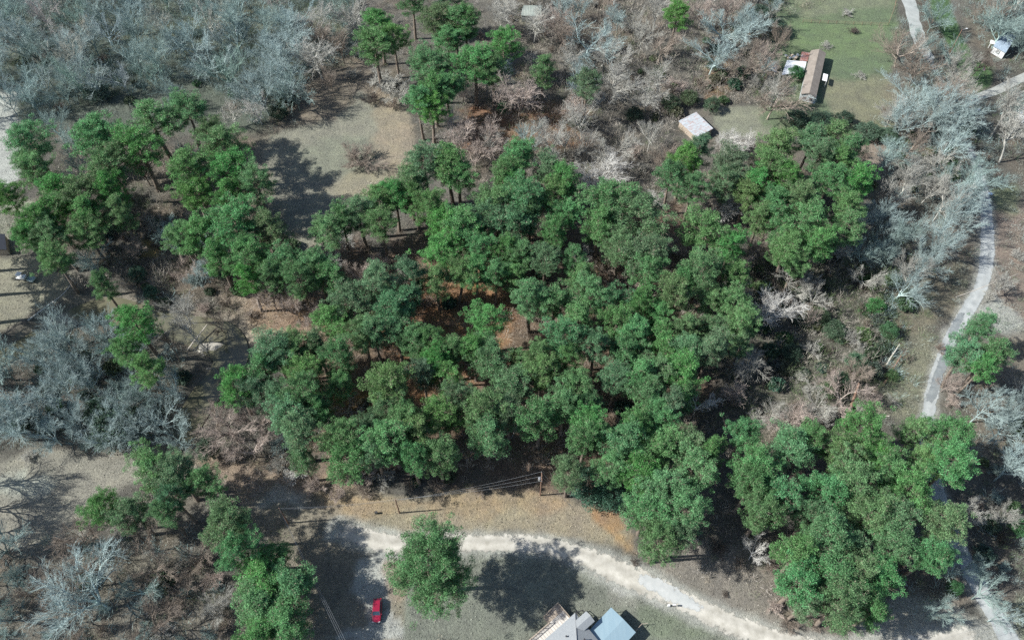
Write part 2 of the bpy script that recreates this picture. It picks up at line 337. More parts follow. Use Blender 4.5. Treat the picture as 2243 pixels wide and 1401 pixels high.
# (polygon in photo pixels, colour, feather metres, ragged-edge metres, strength)
REGIONS = [
 ([(-100,-80),(800,-80),(790,120),(640,200),(560,300),(300,260),(60,290),(-100,320)], (0.155,0.175,0.135), 8, 6, .8),
 ([(430,60),(560,10),(700,30),(760,60),(700,120),(560,60)], (0.27,0.25,0.16), 4, 4, .6),
 ([(240,60),(420,50),(430,130),(320,120)], (0.25,0.24,0.14), 4, 4, .6),
 ([(-60,20),(60,30),(40,110),(-60,110)], STRAW, 3, 4, .8),
 ([(-80,190),(30,200),(45,290),(30,420),(-80,430)], SAND, 4, 5, .9),
 ([(640,170),(700,110),(800,110),(860,190),(870,300),(700,310),(600,260)], (0.29,0.235,0.18), 4, 4, .9),
 ([(560,315),(640,285),(720,270),(790,200),(880,215),(910,300),(905,360),(840,415),(770,450),(700,560),(620,560),(580,480),(540,360)], (0.335,0.31,0.24), 3, 3, 1),
 ([(640,330),(760,300),(850,330),(800,380),(700,390)], (0.29,0.29,0.215), 5, 4, .7),
 ([(800,180),(860,200),(915,290),(905,370),(850,400),(830,330),(820,260)], (0.42,0.33,0.235), 3, 3, .7),
 ([(770,380),(860,370),(840,415),(760,440),(700,420)], (0.40,0.34,0.235), 3, 3, .7),
 ([(450,300),(560,300),(640,560),(420,640),(280,560)], (0.26,0.205,0.15), 6, 6, .7),
 ([(300,520),(345,525),(350,560),(310,560)], (0.48,0.34,0.15), 1.5, 2, .9),
 ([(-60,560),(100,560),(160,600),(150,640),(60,700),(-60,740)], (0.34,0.31,0.23), 3, 3, 1),
 ([(-60,420),(80,440),(60,560),(-60,560)], (0.36,0.35,0.26), 3, 3, .8),
 ([(480,640),(560,590),(720,620),(740,720),(600,760),(540,830),(500,860),(530,760)], (0.42,0.335,0.25), 3, 4, .95),
 ([(560,660),(690,650),(700,720),(560,730)], (0.42,0.27,0.17), 4, 4, .6),
 ([(160,660),(280,650),(420,760),(430,860),(240,870)], MUD, 4, 5, .6),
 ([(640,560),(1500,440),(1560,900),(1300,1060),(700,1060),(640,800)], (0.30, 0.19, 0.125), 8, 8, .6),
 ([(960,560),(1130,600),(1090,800),(880,880),(820,700)], (0.46,0.25,0.135), 6, 6, .8),
 ([(740,840),(850,850),(800,930),(720,910)], (0.50,0.31,0.13), 3, 3, .8),
 ([(1000,230),(1290,220),(1280,330),(1010,330)], (0.35,0.19,0.11), 5, 5, .8),
 ([(1560,240),(1700,240),(1690,300),(1580,300)], (0.31,0.30,0.22), 2, 2, 1),
 ([(1540,140),(1600,120),(1600,200),(1550,220)], (0.36,0.22,0.12), 3, 3, .7),
 ([(1660,-80),(1960,-80),(1965,90),(1930,200),(1960,300),(1690,290),(1660,200),(1690,90)], GREEN, 3, 4, 1),
 ([(1730,40),(1950,55),(1900,130),(1720,120)], (0.21,0.265,0.13), 5, 4, .6),
 ([(1800,180),(1950,170),(1960,290),(1830,280)], (0.29,0.265,0.18), 5, 4, .85),
 ([(1880,310),(1950,310),(1945,370),(1885,370)], (0.37,0.29,0.23), 2, 2, .9),
 ([(1700,-80),(1970,-80),(1950,20),(1760,40)], (0.27,0.27,0.18), 4, 4, .7),
 ([(2015,-80),(2060,-80),(2090,40),(2130,130),(2175,150),(2170,190),(2130,212),(2085,120),(2040,30)], LUSH, 1.2, 1.0, 1),
 ([(2000,-80),(2022,-80),(2040,40),(2085,118),(2075,125),(2030,80),(2010,20)], (0.16,0.125,0.095), 1.2, 1, 1),
 ([(2150,440),(2300,440),(2300,700),(2180,700),(2150,600)], (0.30,0.235,0.19), 5, 5, 1),
 ([(2160,410),(2230,410),(2240,470),(2170,470)], (0.23,0.25,0.15), 3, 3, .8),
 ([(2150,640),(2180,640),(2230,700),(2260,740),(2140,720)], SAND, 2, 3, .8),
 ([(1950,740),(2050,700),(2070,760),(2040,850),(2010,920),(1880,920),(1840,880),(1930,830)], (0.29,0.27,0.19), 4, 4, .9),
 ([(1900,640),(2120,560),(2130,680),(1960,760)], (0.26,0.225,0.16), 4, 4, .8),
 ([(1600,560),(1900,560),(1940,740),(1880,930),(1600,960)], (0.17, 0.16, 0.125), 5, 5, .8),
 ([(-100,1010),(120,985),(430,1005),(700,1020),(760,1080),(640,1140),(480,1060),(280,1060),(200,1150),(60,1240),(-100,1240)], (0.36,0.325,0.26), 3, 4, 1),
 ([(-60,1040),(60,1030),(100,1065),(40,1090),(-60,1090)], (0.52,0.51,0.42), 2.5, 3, .85),
 ([(-100,1230),(300,1200),(520,1260),(520,1460),(-100,1460)], (0.27,0.235,0.185), 4, 5, .9),
 ([(400,1000),(760,1010),(760,1090),(560,1110)], (0.36,0.26,0.185), 4, 5, .8),
 ([(560,1100),(760,1080),(900,1170),(900,1401),(700,1460),(560,1460),(590,1300)], (0.33,0.28,0.21), 3, 4, .9),
 ([(600,1060),(680,1080),(660,1110),(580,1100)], SAND, 2, 3, .6),
 ([(740,1145),(860,1160),(900,1180),(870,1215),(800,1200),(730,1165)], SAND, 1.5, 3, .95),
 ([(790,1230),(850,1220),(850,1330),(910,1401),(720,1401),(800,1360),(780,1290)], (0.54,0.52,0.46), 1.5, 3, .85),
 ([(850,1230),(890,1240),(900,1320),(850,1310)], (0.45,0.34,0.25), 1.5, 2, .8),
 ([(700,1085),(860,1078),(1180,1082),(1260,1095),(1370,1130),(1400,1200),(1300,1180),(1100,1160),(900,1165),(790,1140)], (0.41,0.34,0.24), 2, 2, 1),
 ([(700,1085),(860,1085),(1180,1082),(1240,1100),(1100,1120),(900,1120),(800,1140)], (0.46,0.32,0.195), 2.5, 3, .6),
 ([(1285,1108),(1355,1115),(1375,1160),(1340,1165),(1305,1140)], RED, 1.2, 1.5, .6),
 ([(1340,1160),(1390,1170),(1400,1215),(1370,1205)], (0.47,0.30,0.17), 1.5, 2, .8),
 ([(1370,1190),(1560,1210),(1740,1190),(1760,1280),(1800,1360),(1780,1405),(1640,1370),(1480,1290)], (0.30,0.26,0.215), 2.5, 3, 1),
 ([(890,1215),(1040,1205),(1200,1210),(1290,1245),(1420,1300),(1520,1345),(1620,1401),(1700,1500),(880,1500)], (0.265,0.265,0.21), 1.5, 2, 1),
 ([(1400,1330),(1520,1350),(1600,1401),(1420,1401)], (0.23,0.255,0.17), 3, 3, .7),
 ([(1340,1290),(1400,1290),(1390,1330),(1340,1320)], (0.36,0.34,0.28), 2, 2, .8),
 ([(1280,1225),(1330,1215),(1400,1260),(1470,1300),(1440,1315),(1360,1290),(1300,1255)], (0.58,0.54,0.49), 1.0, 2, .95),
 ([(1700,1180),(2200,1200),(2200,1340),(1720,1360)], (0.25,0.20,0.155), 5, 5, .8),
 ([(1880,1350),(2000,1310),(2160,1330),(2180,1500),(1830,1500)], (0.50,0.46,0.38), 2.5, 4, .85),
 ([(2240,1310),(2320,1290),(2320,1500),(2235,1500),(2220,1350)], (0.33,0.33,0.22), 2, 2, .9),
 ([(2120,760),(2300,720),(2300,1000),(2120,1000)], (0.26,0.215,0.165), 5, 5, .8),
 ([(1140,40),(1190,38),(1200,60),(1140,62)], (0.45,0.40,0.30), 2, 2, .8),
]
REG = [(gpoly(p), c, f, r, s) for p, c, f, r, s in REGIONS]
def ground_colour(x, y):
    x = np.asarray(x, float); y = np.asarray(y, float)
    base = np.array(LITTER)[None, :] * (0.75 + 0.5 * fbm(x, y, 14, 3))[:, None]
    mixn = np.clip((fbm(x + 90, y, 9, 3) - 0.5) * 5, 0, 1)[:, None]
    c = base * (1 - mixn * 0.6) + np.array([0.24, 0.19, 0.145]) * mixn * 0.6
    edge = (fbm(x, y + 300, 7, 4) - 0.5) * 4
    edge2 = (fbm(x + 500, y, 2.2, 3) - 0.5) * 3
    for poly, col, fe, rag, st in REG:
        b0 = poly.min(0) - 12; b1 = poly.max(0) + 12
        s = (x > b0[0]) & (x < b1[0]) & (y > b0[1]) & (y < b1[1])
        if not s.any(): continue
        d = sdf_poly(x[s], y[s], poly) + edge[s] * rag * 0.5 + edge2[s] * rag * 0.25
        a = np.clip(0.5 - d / fe, 0, 1); a = (a * a * (3 - 2 * a) * st)[:, None]
        c[s] = c[s] * (1 - a) + np.array(col) * a
    dr = path_dist(x, y, CREEK_A) + edge2 * 0.6           # mud and pale sand at the water's edge
    a = np.clip(1 - np.abs(dr - 0.5) / 2.2, 0, 1)[:, None]; c = c * (1 - a * .8) + np.array([0.36, 0.31, 0.24]) * a * .8
    dp = np.minimum(path_dist(x, y, ROAD_DIRT), path_dist(x, y, ROAD_PAVED)) + edge2 * 0.7   # pale grit thrown onto the verges
    a = np.clip(1 - (dp + 0.4) / 1.6, 0, 1)[:, None]; c = c * (1 - a * .85) + np.array([0.50, 0.475, 0.41]) * a * .85
    return c * 0.76 * np.array([.92, .985, 1.02])
def axis(lo, hi, step, far):
    a = np.arange(lo, hi + step, step); ext = []; s = step; p = a[-1]
    while p < far: s *= 1.35; p += s; ext.append(p)
    low = []; s = step; p = a[0]
    while p > -far: s *= 1.35; p -= s; low.append(p)
    return np.concatenate([low[::-1], a, ext])
gx = axis(-205, 205, 0.75, 4000); gy = axis(25, 285, 0.75, 4000)
GX, GY = np.meshgrid(gx, gy); xs = GX.ravel(); ys = GY.ravel()
far = np.clip((np.hypot(xs, ys - 150) - 400) / 400, 0, 1)
zs = hgt(xs, ys) * (1 - far)
gc = ground_colour(xs, ys)
nx, ny = len(gx), len(gy)
idx = np.arange(nx * ny).reshape(ny, nx)
F = np.stack([idx[:-1, :-1], idx[:-1, 1:], idx[1:, 1:], idx[1:, :-1]], -1).reshape(-1, 4)
g = link('ground', new_mesh('ground', np.stack([xs, ys, zs], 1), F, M_SOIL, True, np.concatenate([gc, np.ones((len(gc), 1))], 1)))
tag(g, kind='structure')

# water in the creek
def ribbon(name, path, z_off, mat, k=6, jit=0.0, flat=None, seg=5, kind='structure', jscale=1.5, skirt=0.25):
    pts = smooth_path(path, k); V = []; Cc = []; Fc = []; n = len(pts); dist = 0
    for i, (x, y, hw) in enumerate(pts):
        a = pts[max(i - 1, 0)]; b = pts[min(i + 1, n - 1)]
        d = Vector((b[0] - a[0], b[1] - a[1])).normalized(); nrm = Vector((-d.y, d.x))
        for j in range(seg + 1):
            t = -1 + 2 * j / seg; q = hw * t
            if j in (0, seg) and jit: q += jit * (float(fbm(np.array([x * 1.0 + j * 50]), np.array([y]), jscale, 5)[0]) - 0.5) * 2
            X, Y = x + nrm.x * q, y + nrm.y * q
            z = flat if flat is not None else h1(X, Y) + z_off - (skirt if j in (0, seg) and skirt and flat is None else 0) * 0.12
            V.append((X, Y, z)); e_ = min(1, i / 12, (n - 1 - i) / 12) if name.startswith(('asphalt', 'dirt')) else 1; Cc.append((min(1 - abs(t), e_), j / seg, 0, 1))
    for i in range(n - 1):
        for j in range(seg):
            a = i * (seg + 1) + j; Fc.append((a, a + seg + 1, a + seg + 2, a + 1))
    V = np.array(V); o = link(name, new_mesh(name, V, np.array(Fc)[:, ::-1], mat, True, Cc)); tag(o, kind=kind); return o
M_WATER = mat_noise('muddy_creek_water', (0.115, 0.115, 0.075), (0.16, 0.15, 0.105), 0.12, 0.15, 0.05, spec=0.5, detail=3, bscale=1.2)
wp = [(x, y, hw + 0.35) for x, y, hw in CREEK]
ribbon('water', wp, 0, M_WATER, k=1, flat=-1.25)
ribbon('dirt_road', ROAD_DIRT, 0.05, M_DIRT, k=24, jit=.5, seg=8, jscale=4.1)
ribbon('paved_road', ROAD_PAVED, 0.09, M_PALEASPH, k=10, jit=0.5, seg=6)
ribbon('driveway', DRIVE_TOP, 0.06, mat_noise('driveway_gravel', (0.27, 0.29, 0.28), (0.38, 0.40, 0.385), 0.5, 0.95, 0.3, bscale=4), k=6, jit=0.7, seg=4)
ribbon('wooded_lane', ROAD_HID, 0.05, M_ASPH, k=6, jit=0.8, seg=4)
ribbon('concrete_pad', PATH_PAD, 0.12, M_CONC, k=6, jit=0.0, seg=4)
ribbon('asphalt_patch', gpath([(1395, 1262, 10), (1412, 1268, 20), (1440, 1282, 25), (1480, 1302, 24), (1515, 1320, 18), (1550, 1339, 8)]), 0.075, M_PATCH, k=8, jit=0.5)
ribbon('asphalt_strip', gpath([(2085, 745, 8), (2072, 780, 12), (2060, 810, 12), (2050, 840, 12), (2042, 865, 12), (2034, 880, 8)]), 0.12, M_ASPH, k=8, jit=0.4)
ribbon('asphalt_strip', gpath([(2112, 680, 6), (2100, 700, 9), (2090, 722, 10), (2082, 745, 8)]), 0.125, M_ASPH, k=8, jit=0.5)
# pale sand bar in the creek
sb = MB(); c0 = P(456, 752); c0 = Vector((c0.x, c0.y, -1.5))
ring = []
for i in range(28):
    a = 2 * math.pi * i / 28; rr = 1 + 0.25 * math.sin(2 * a + 1) + 0.12 * math.sin(5 * a)
    ring.append((a, rr))
V = [(c0.x, c0.y, -0.85)]; Fq = []
for k, (f, z) in enumerate(((0.35, -0.88), (0.7, -0.98), (1.0, -1.22), (1.25, -1.6))):
    for a, rr in ring: V.append((c0.x + 2.3 * f * rr * math.cos(a), c0.y + 1.6 * f * rr * math.sin(a), z))
b = bpy.data.meshes.new('sand_bar'); fs = [(0, 1 + i, 1 + (i + 1) % 28) for i in range(28)]
for k in range(3):
    for i in range(28): fs.append((1 + k * 28 + i, 1 + (k + 1) * 28 + i, 1 + (k + 1) * 28 + (i + 1) % 28, 1 + k * 28 + (i + 1) % 28))
b.from_pydata(V, [], fs); b.materials.append(mat_noise('river_sand', (0.34, 0.32, 0.27), (0.46, 0.44, 0.39), 1.2, 0.95, 0.4)); b.polygons.foreach_set('use_smooth', [True] * len(b.polygons))
tag(link('sand_bar', b), kind='structure')

# ------------------------------------------------------------------ plant generators
def unit(v): return v / (np.linalg.norm(v, axis=-1, keepdims=True) + 1e-9)
def kites(c, d, L, Wd, rng, face=None):
    """leaf-sized kites: centres, directions, roughly where they face -> verts, faces"""
    n = len(c); d = unit(d); r = rng.normal(size=(n, 3))
    if face is not None: r = face + r * .45
    s = unit(np.cross(d, r))
    L = np.broadcast_to(np.asarray(L, float), (n,))[:, None]; Wd = np.broadcast_to(np.asarray(Wd, float), (n,))[:, None]
    v = np.stack([c, c + d * L * .45 + s * Wd * .5, c + d * L, c + d * L * .55 - s * Wd * .5], 1).reshape(-1, 3)
    f = np.arange(n * 4).reshape(n, 4); return v, f
def prisms(segs, sides=3):
    """segs: array (n,8): p0 r0 p1 r1"""
    s = np.asarray(segs, float); p0, r0, p1, r1 = s[:, :3], s[:, 3:4], s[:, 4:7], s[:, 7:8]
    d = unit(p1 - p0); ref = np.where(np.abs(d[:, 2:3]) > 0.9, np.array([[1., 0, 0]]), np.array([[0, 0, 1.]]))
    u = unit(np.cross(d, ref)); v = np.cross(d, u); R0 = []; R1 = []
    for i in range(sides):
        a = 2 * math.pi * i / sides; o = u * math.cos(a) + v * math.sin(a); R0.append(p0 + o * r0); R1.append(p1 + o * r1)
    V = np.stack(R0 + R1, 1).reshape(-1, 3); n = len(s); b = (np.arange(n) * 2 * sides)[:, None]; Fs = []
    for i in range(sides):
        j = (i + 1) % sides; Fs.append(np.concatenate([b + i, b + j, b + sides + j, b + sides + i], 1))
    return V, np.concatenate(Fs, 0)

def pine_proto(seed, Rr=4.6, Hh=18.5, cb=0.5, nl=36, ncl=8, nt=80, flat=1.0, open_=0.0):
    """loblolly pine: tall bare trunk, limbs that end in needle clumps; returns (trunk mesh, crown mesh)"""
    rng = np.random.default_rng(seed); segs = []
    bend = rng.normal(size=2) * 0.35
    def tr(z): t = z / Hh; return np.array([bend[0] * math.sin(t * 3), bend[1] * math.sin(t * 2.4), z])
    nseg = 9; r_base = 0.24 + 0.012 * Hh
    for i in range(nseg):
        a, b2 = i / nseg, (i + 1) / nseg; p, q = tr(a * Hh * .97), tr(b2 * Hh * .97)
        segs.append([*p, r_base * (1 - a) ** .8 + .03, *q, r_base * (1 - b2) ** .8 + .03])
    tv, tf = prisms(segs, 7)
    limbs = []; C = []; D = []; CR = []
    lob = rng.uniform(0, 6.28, 3)
    for i in range(nl):
        t = (i + .5) / nl; t = t ** 0.85
        z0 = Hh * (cb + (0.97 - cb) * t)
        ang = i * 2.399 + rng.normal() * .25
        prof = math.sqrt(max(0.03, 1 - ((t - .25) / .78) ** 2)) if t > .25 else .62 + 1.5 * t
        prof *= 1 + 0.16 * math.sin(2 * ang + lob[0]) + 0.12 * math.sin(3 * ang + lob[1])
        L = Rr * prof * rng.uniform(.76, 1.1)
        if rng.random() < open_: L *= .55
        p = tr(z0); up = rng.uniform(.12, .5) * (0.4 + t) * flat; rad = .05 + .05 * (1 - t)
        pts = [p]; n = 5
        for k in range(1, n + 1):
            f = k / n; aa = ang + .15 * math.sin(f * 3 + i)
            pts.append(p + np.array([math.cos(aa) * L * f, math.sin(aa) * L * f, L * up * (f ** 1.4)]) + rng.normal(size=3) * .08)
        for k in range(n): limbs.append([*pts[k], rad * (1 - k / n) + .02, *pts[k + 1], rad * (1 - (k + 1) / n) + .02])
        side = np.array([-math.sin(ang), math.cos(ang), 0]); m = max(2, int(round(ncl * (0.35 + .75 * L / Rr))))
        for k in range(m):
            f = 0.38 + .64 * (k + rng.random()) / m; q = p + (pts[-1] - p) * f
            lat = rng.normal() * .32 * L * (0.35 + .4 * f)
            e = q + side * lat + np.array([0, 0, rng.uniform(-.15, .4)])
            limbs.append([*(p + (pts[-1] - p) * max(0.1, f - .18)), .03, *e, .012])
            C.append(e); D.append(unit(np.array([math.cos(ang), math.sin(ang), .55]))); CR.append(rng.uniform(.40, .76))
    for k in range(5):
        e = tr(Hh * .97) + np.array([rng.normal() * .6, rng.normal() * .6, rng.uniform(-.3, .5)]); C.append(e); D.append(np.array([0, 0, 1.])); CR.append(.8)
    for k in range(7):                                   # dead stubs below the crown
        z0 = Hh * rng.uniform(.28, cb + .1); a = rng.uniform(0, 6.28); L = rng.uniform(.8, 2.4)
        p = tr(z0); limbs.append([*p, .045, *(p + np.array([math.cos(a) * L, math.sin(a) * L, L * .15])), .015])
    lv, lf = prisms(limbs, 3)
    C = np.array(C); D = np.array(D); CR = np.array(CR); n = len(C)
    o = unit(rng.normal(size=(n, nt, 3))); o[..., 2] = o[..., 2] * .75 + .18
    rr = CR[:, None, None] * rng.uniform(.35, 1.0, (n, nt, 1)) ** .6
    cc = (C[:, None, :] + o * rr * np.array([1, 1, .62])).reshape(-1, 3)
    dd = (o * .45 + D[:, None, :] * .4 + rng.normal(size=(n, nt, 3)) * .8).reshape(-1, 3)
    kv, kf = kites(cc, dd, rng.uniform(.26, .46, len(cc)), rng.uniform(.06, .11, len(cc)), rng, (o + np.array([0, 0, .5])).reshape(-1, 3))
    V = np.concatenate([tv, lv]); Fc = np.concatenate([tf, lf + len(tv)])
    return new_mesh('pine_trunk', V, Fc, M_PBARK, True), new_mesh('pine_crown', kv, kf, M_NEEDLE)

def leafy_proto(seed, Rr, Hh, nb=60, nt=90, stem=True):
    """broad-leaved evergreen: lumpy dome of small leaves"""
    rng = np.random.default_rng(seed); C = []; segs = []
    for i in range(nb):
        a = i * 2.399; t = rng.random() ** .6; el = rng.uniform(-.15, 1.0)
        r = Rr * math.sqrt(max(0, 1 - max(el, 0) ** 2 * .8)) * (0.55 + .45 * t) * rng.uniform(.75, 1.1)
        z = Hh * (.42 + .50 * el * rng.uniform(.75, 1.05))
        e = np.array([math.cos(a) * r, math.sin(a) * r, max(.25, z)]); C.append(e)
        segs.append([rng.normal() * .1, rng.normal() * .1, Hh * .1, .06, *e, .015])
    C = np.array(C); o = unit(rng.normal(size=(nb, nt, 3)))
    cr = Rr * .24 * rng.uniform(.7, 1.3, (nb, 1, 1)); cc = (C[:, None, :] + o * cr * rng.uniform(.5, 1, (nb, nt, 1)) * np.array([1, 1, .75])).reshape(-1, 3)
    cc[:, 2] = np.maximum(cc[:, 2], .05)
    kv, kf = kites(cc, (o + rng.normal(size=o.shape) * .8).reshape(-1, 3), rng.uniform(.2, .38, len(cc)), rng.uniform(.13, .24, len(cc)), rng, (o + np.array([0, 0, .5])).reshape(-1, 3))
    segs.insert(0, [0, 0, -.3, .2 + Rr * .02, 0, 0, Hh * .45, .1]); lv, lf = prisms(segs, 4)
    return new_mesh('evergreen_trunk', lv, lf, M_PBARK, True), new_mesh('evergreen_crown', kv, kf, M_LEAF)

def bare_proto(seed, style, Hh=15.0, Rr=5.0, light=False):
    """leafless tree: returns (trunk + main limbs, finer branches)"""
    rng = np.random.default_rng(seed); big = []; fine = []
    def grow(p, d, L, r, n, level, wob, upb):
        pts = [p]; dirs = [d]; step = L / n
        for k in range(n):
            d = unit(d + rng.normal(size=3) * wob + np.array([0, 0, upb])); p = p + d * step; pts.append(p); dirs.append(d)
        tgt = big if level <= 1 else fine
        for k in range(n):
            a, b2 = k / n, (k + 1) / n; q = .72 if level else .4
            tgt.append([*pts[k], r * (1 - q * a), *pts[k + 1], r * (1 - q * b2)])
        return pts, dirs
    def off(d, ang):
        v = unit(np.cross(d, rng.normal(size=3))); return unit(d * math.cos(ang) + v * math.sin(ang))
    def rec(p, d, L, r, level):
        n, wob, upb = {1: (7, .13, .05), 2: (5, .17, .05), 3: (3, .2, .05), 4: (2, .2, .04)}[level]
        pts, dirs = grow(p, d, L, r, n, level, wob, upb)
        if level == 4: return
        cnt = {1: S['c1'], 2: S['c2'], 3: S['c3']}[level]
        for k in range(cnt):
            f = .22 + .78 * (k + rng.random()) / cnt; j = min(n - 1, int(f * n)); g2 = f * n - j
            q = pts[j] + (pts[j + 1] - pts[j]) * g2
            rec(q, off(dirs[j], rng.uniform(.28, .72)), L * rng.uniform(.36, .6) * (1.15 - .4 * f), max(S['tw'], r * .55 * (1 - .4 * f)), level + 1)
        rec(pts[-1], dirs[-1], L * .35, max(S['tw'], r * .3), min(4, level + 1))
    S = dict(c1=9, c2=8, c3=5, tw=.021)
    if light: S = dict(c1=7, c2=6, c3=4, tw=.026)
    th, nl, sp, fl = {'tall': (.42, 5, (.2, .55), .62), 'vase': (.26, 7, (.25, .75), .62), 'spread': (.3, 7, (.55, 1.15), .5), 'shrub': (.03, 15, (.25, 1.05), .8), 'narrow': (.5, 4, (.12, .35), .5)}[style]
    if style == 'shrub': S = dict(c1=8, c2=6, c3=5, tw=.016)
    if style == 'narrow': S = dict(c1=7, c2=7, c3=6, tw=.022)
    r0 = .016 * Hh if style != 'shrub' else .1
    tp, td = grow(np.array([0, 0, -.3]), np.array([0, 0, 1.]), Hh * th + .3, r0, 5, 0, .05, .05)
    for i in range(nl):
        a = i * 2.399 + rng.normal() * .3; s = rng.uniform(*sp); p = tp[-1] if i < nl * .6 or style == 'shrub' else tp[3] + (tp[4] - tp[3]) * rng.random()
        d = np.array([math.cos(a) * math.sin(s), math.sin(a) * math.sin(s), math.cos(s)])
        rec(p, d, Hh * fl * rng.uniform(.75, 1.1), r0 * (.7 if style != 'shrub' else .5), 1)
    if style in ('tall', 'narrow'): rec(tp[-1], td[-1], Hh * .55, r0 * .6, 1)
    bv, bf = prisms(big, 5); fv, ff = prisms(fine, 3)
    allv = np.concatenate([bv, fv]); rmax = np.percentile(np.hypot(allv[:, 0], allv[:, 1]), 96); zmax = allv[:, 2].max()
    sx = Rr / rmax; sz = Hh / zmax
    for a in (bv, fv): a[:, :2] *= sx; a[:, 2] *= sz
    if light: return np.concatenate([bv, fv]), np.concatenate([np.concatenate([bf, bf[:, :1] * 0 + bf[:, :1]], 1)[:, :4], ff + len(bv)])
    return new_mesh('bare_limbs', bv, bf, M_BARK, True), new_mesh('bare_twigs', fv, ff, M_TWIG)

PINE_R, PINE_H = 4.6, 18.5
PINES = [pine_proto(10 + i, flat=(1, .8, 1.2, 1)[i % 4], open_=(0, .15, .3, .1, .35, 0)[i % 6], cb=(.5, .56, .46, .6, .42, .52)[i % 6]) for i in range(9)]
BIGPINES = [pine_proto(60 + i, Rr=7.4, Hh=21, cb=.42, nl=74, ncl=13, nt=84) for i in range(2)]
EVER = [leafy_proto(80 + i, 4.0, 7.5, 70, 110) for i in range(3)]
SHRUBS = [leafy_proto(90 + i, 1.7, 2.4, 34, 70) for i in range(3)]
BARE = {s: [bare_proto(100 + 10 * k + i, s) for i in range(n)] for k, (s, n) in enumerate((('tall', 4), ('vase', 4), ('spread', 4), ('narrow', 2)))}
BSHR = [bare_proto(200 + i, 'shrub', 4.0, 3.6) for i in range(4)]

# ------------------------------------------------------------------ registry for labels
TREES = []                                               # dict(root, px, py, kind, look)
def plant(kind, name, proto, base, sx, sz, rz, colour, trunk_colour=None, tilt=None, px=None, py=None, look='', group='', cat='tree', one=False):
    z = h1(base.x, base.y) - 0.05
    root = thing(name, None, cat, (base.x, base.y, z), rz, group)
    root.scale = (sx, sx, sz)
    if tilt is not None:
        ax, ang = tilt; root.rotation_mode = 'QUATERNION'
        root.rotation_quaternion = Matrix.Rotation(ang, 3, ax).to_quaternion() @ Matrix.Rotation(rz, 3, 'Z').to_quaternion()
    t = link('trunk', proto[0], root); c = link('crown', proto[1], root)
    c.color = (*[q * (.9 if 'bare' in kind else 1) for q in colour], 1); t.color = (*(trunk_colour or colour), 1)
    if px is None: px, py = to_px(base.x, base.y, 0)
    TREES.append(dict(root=root, px=px, py=py, kind=kind, look=look, grp=group)); return root

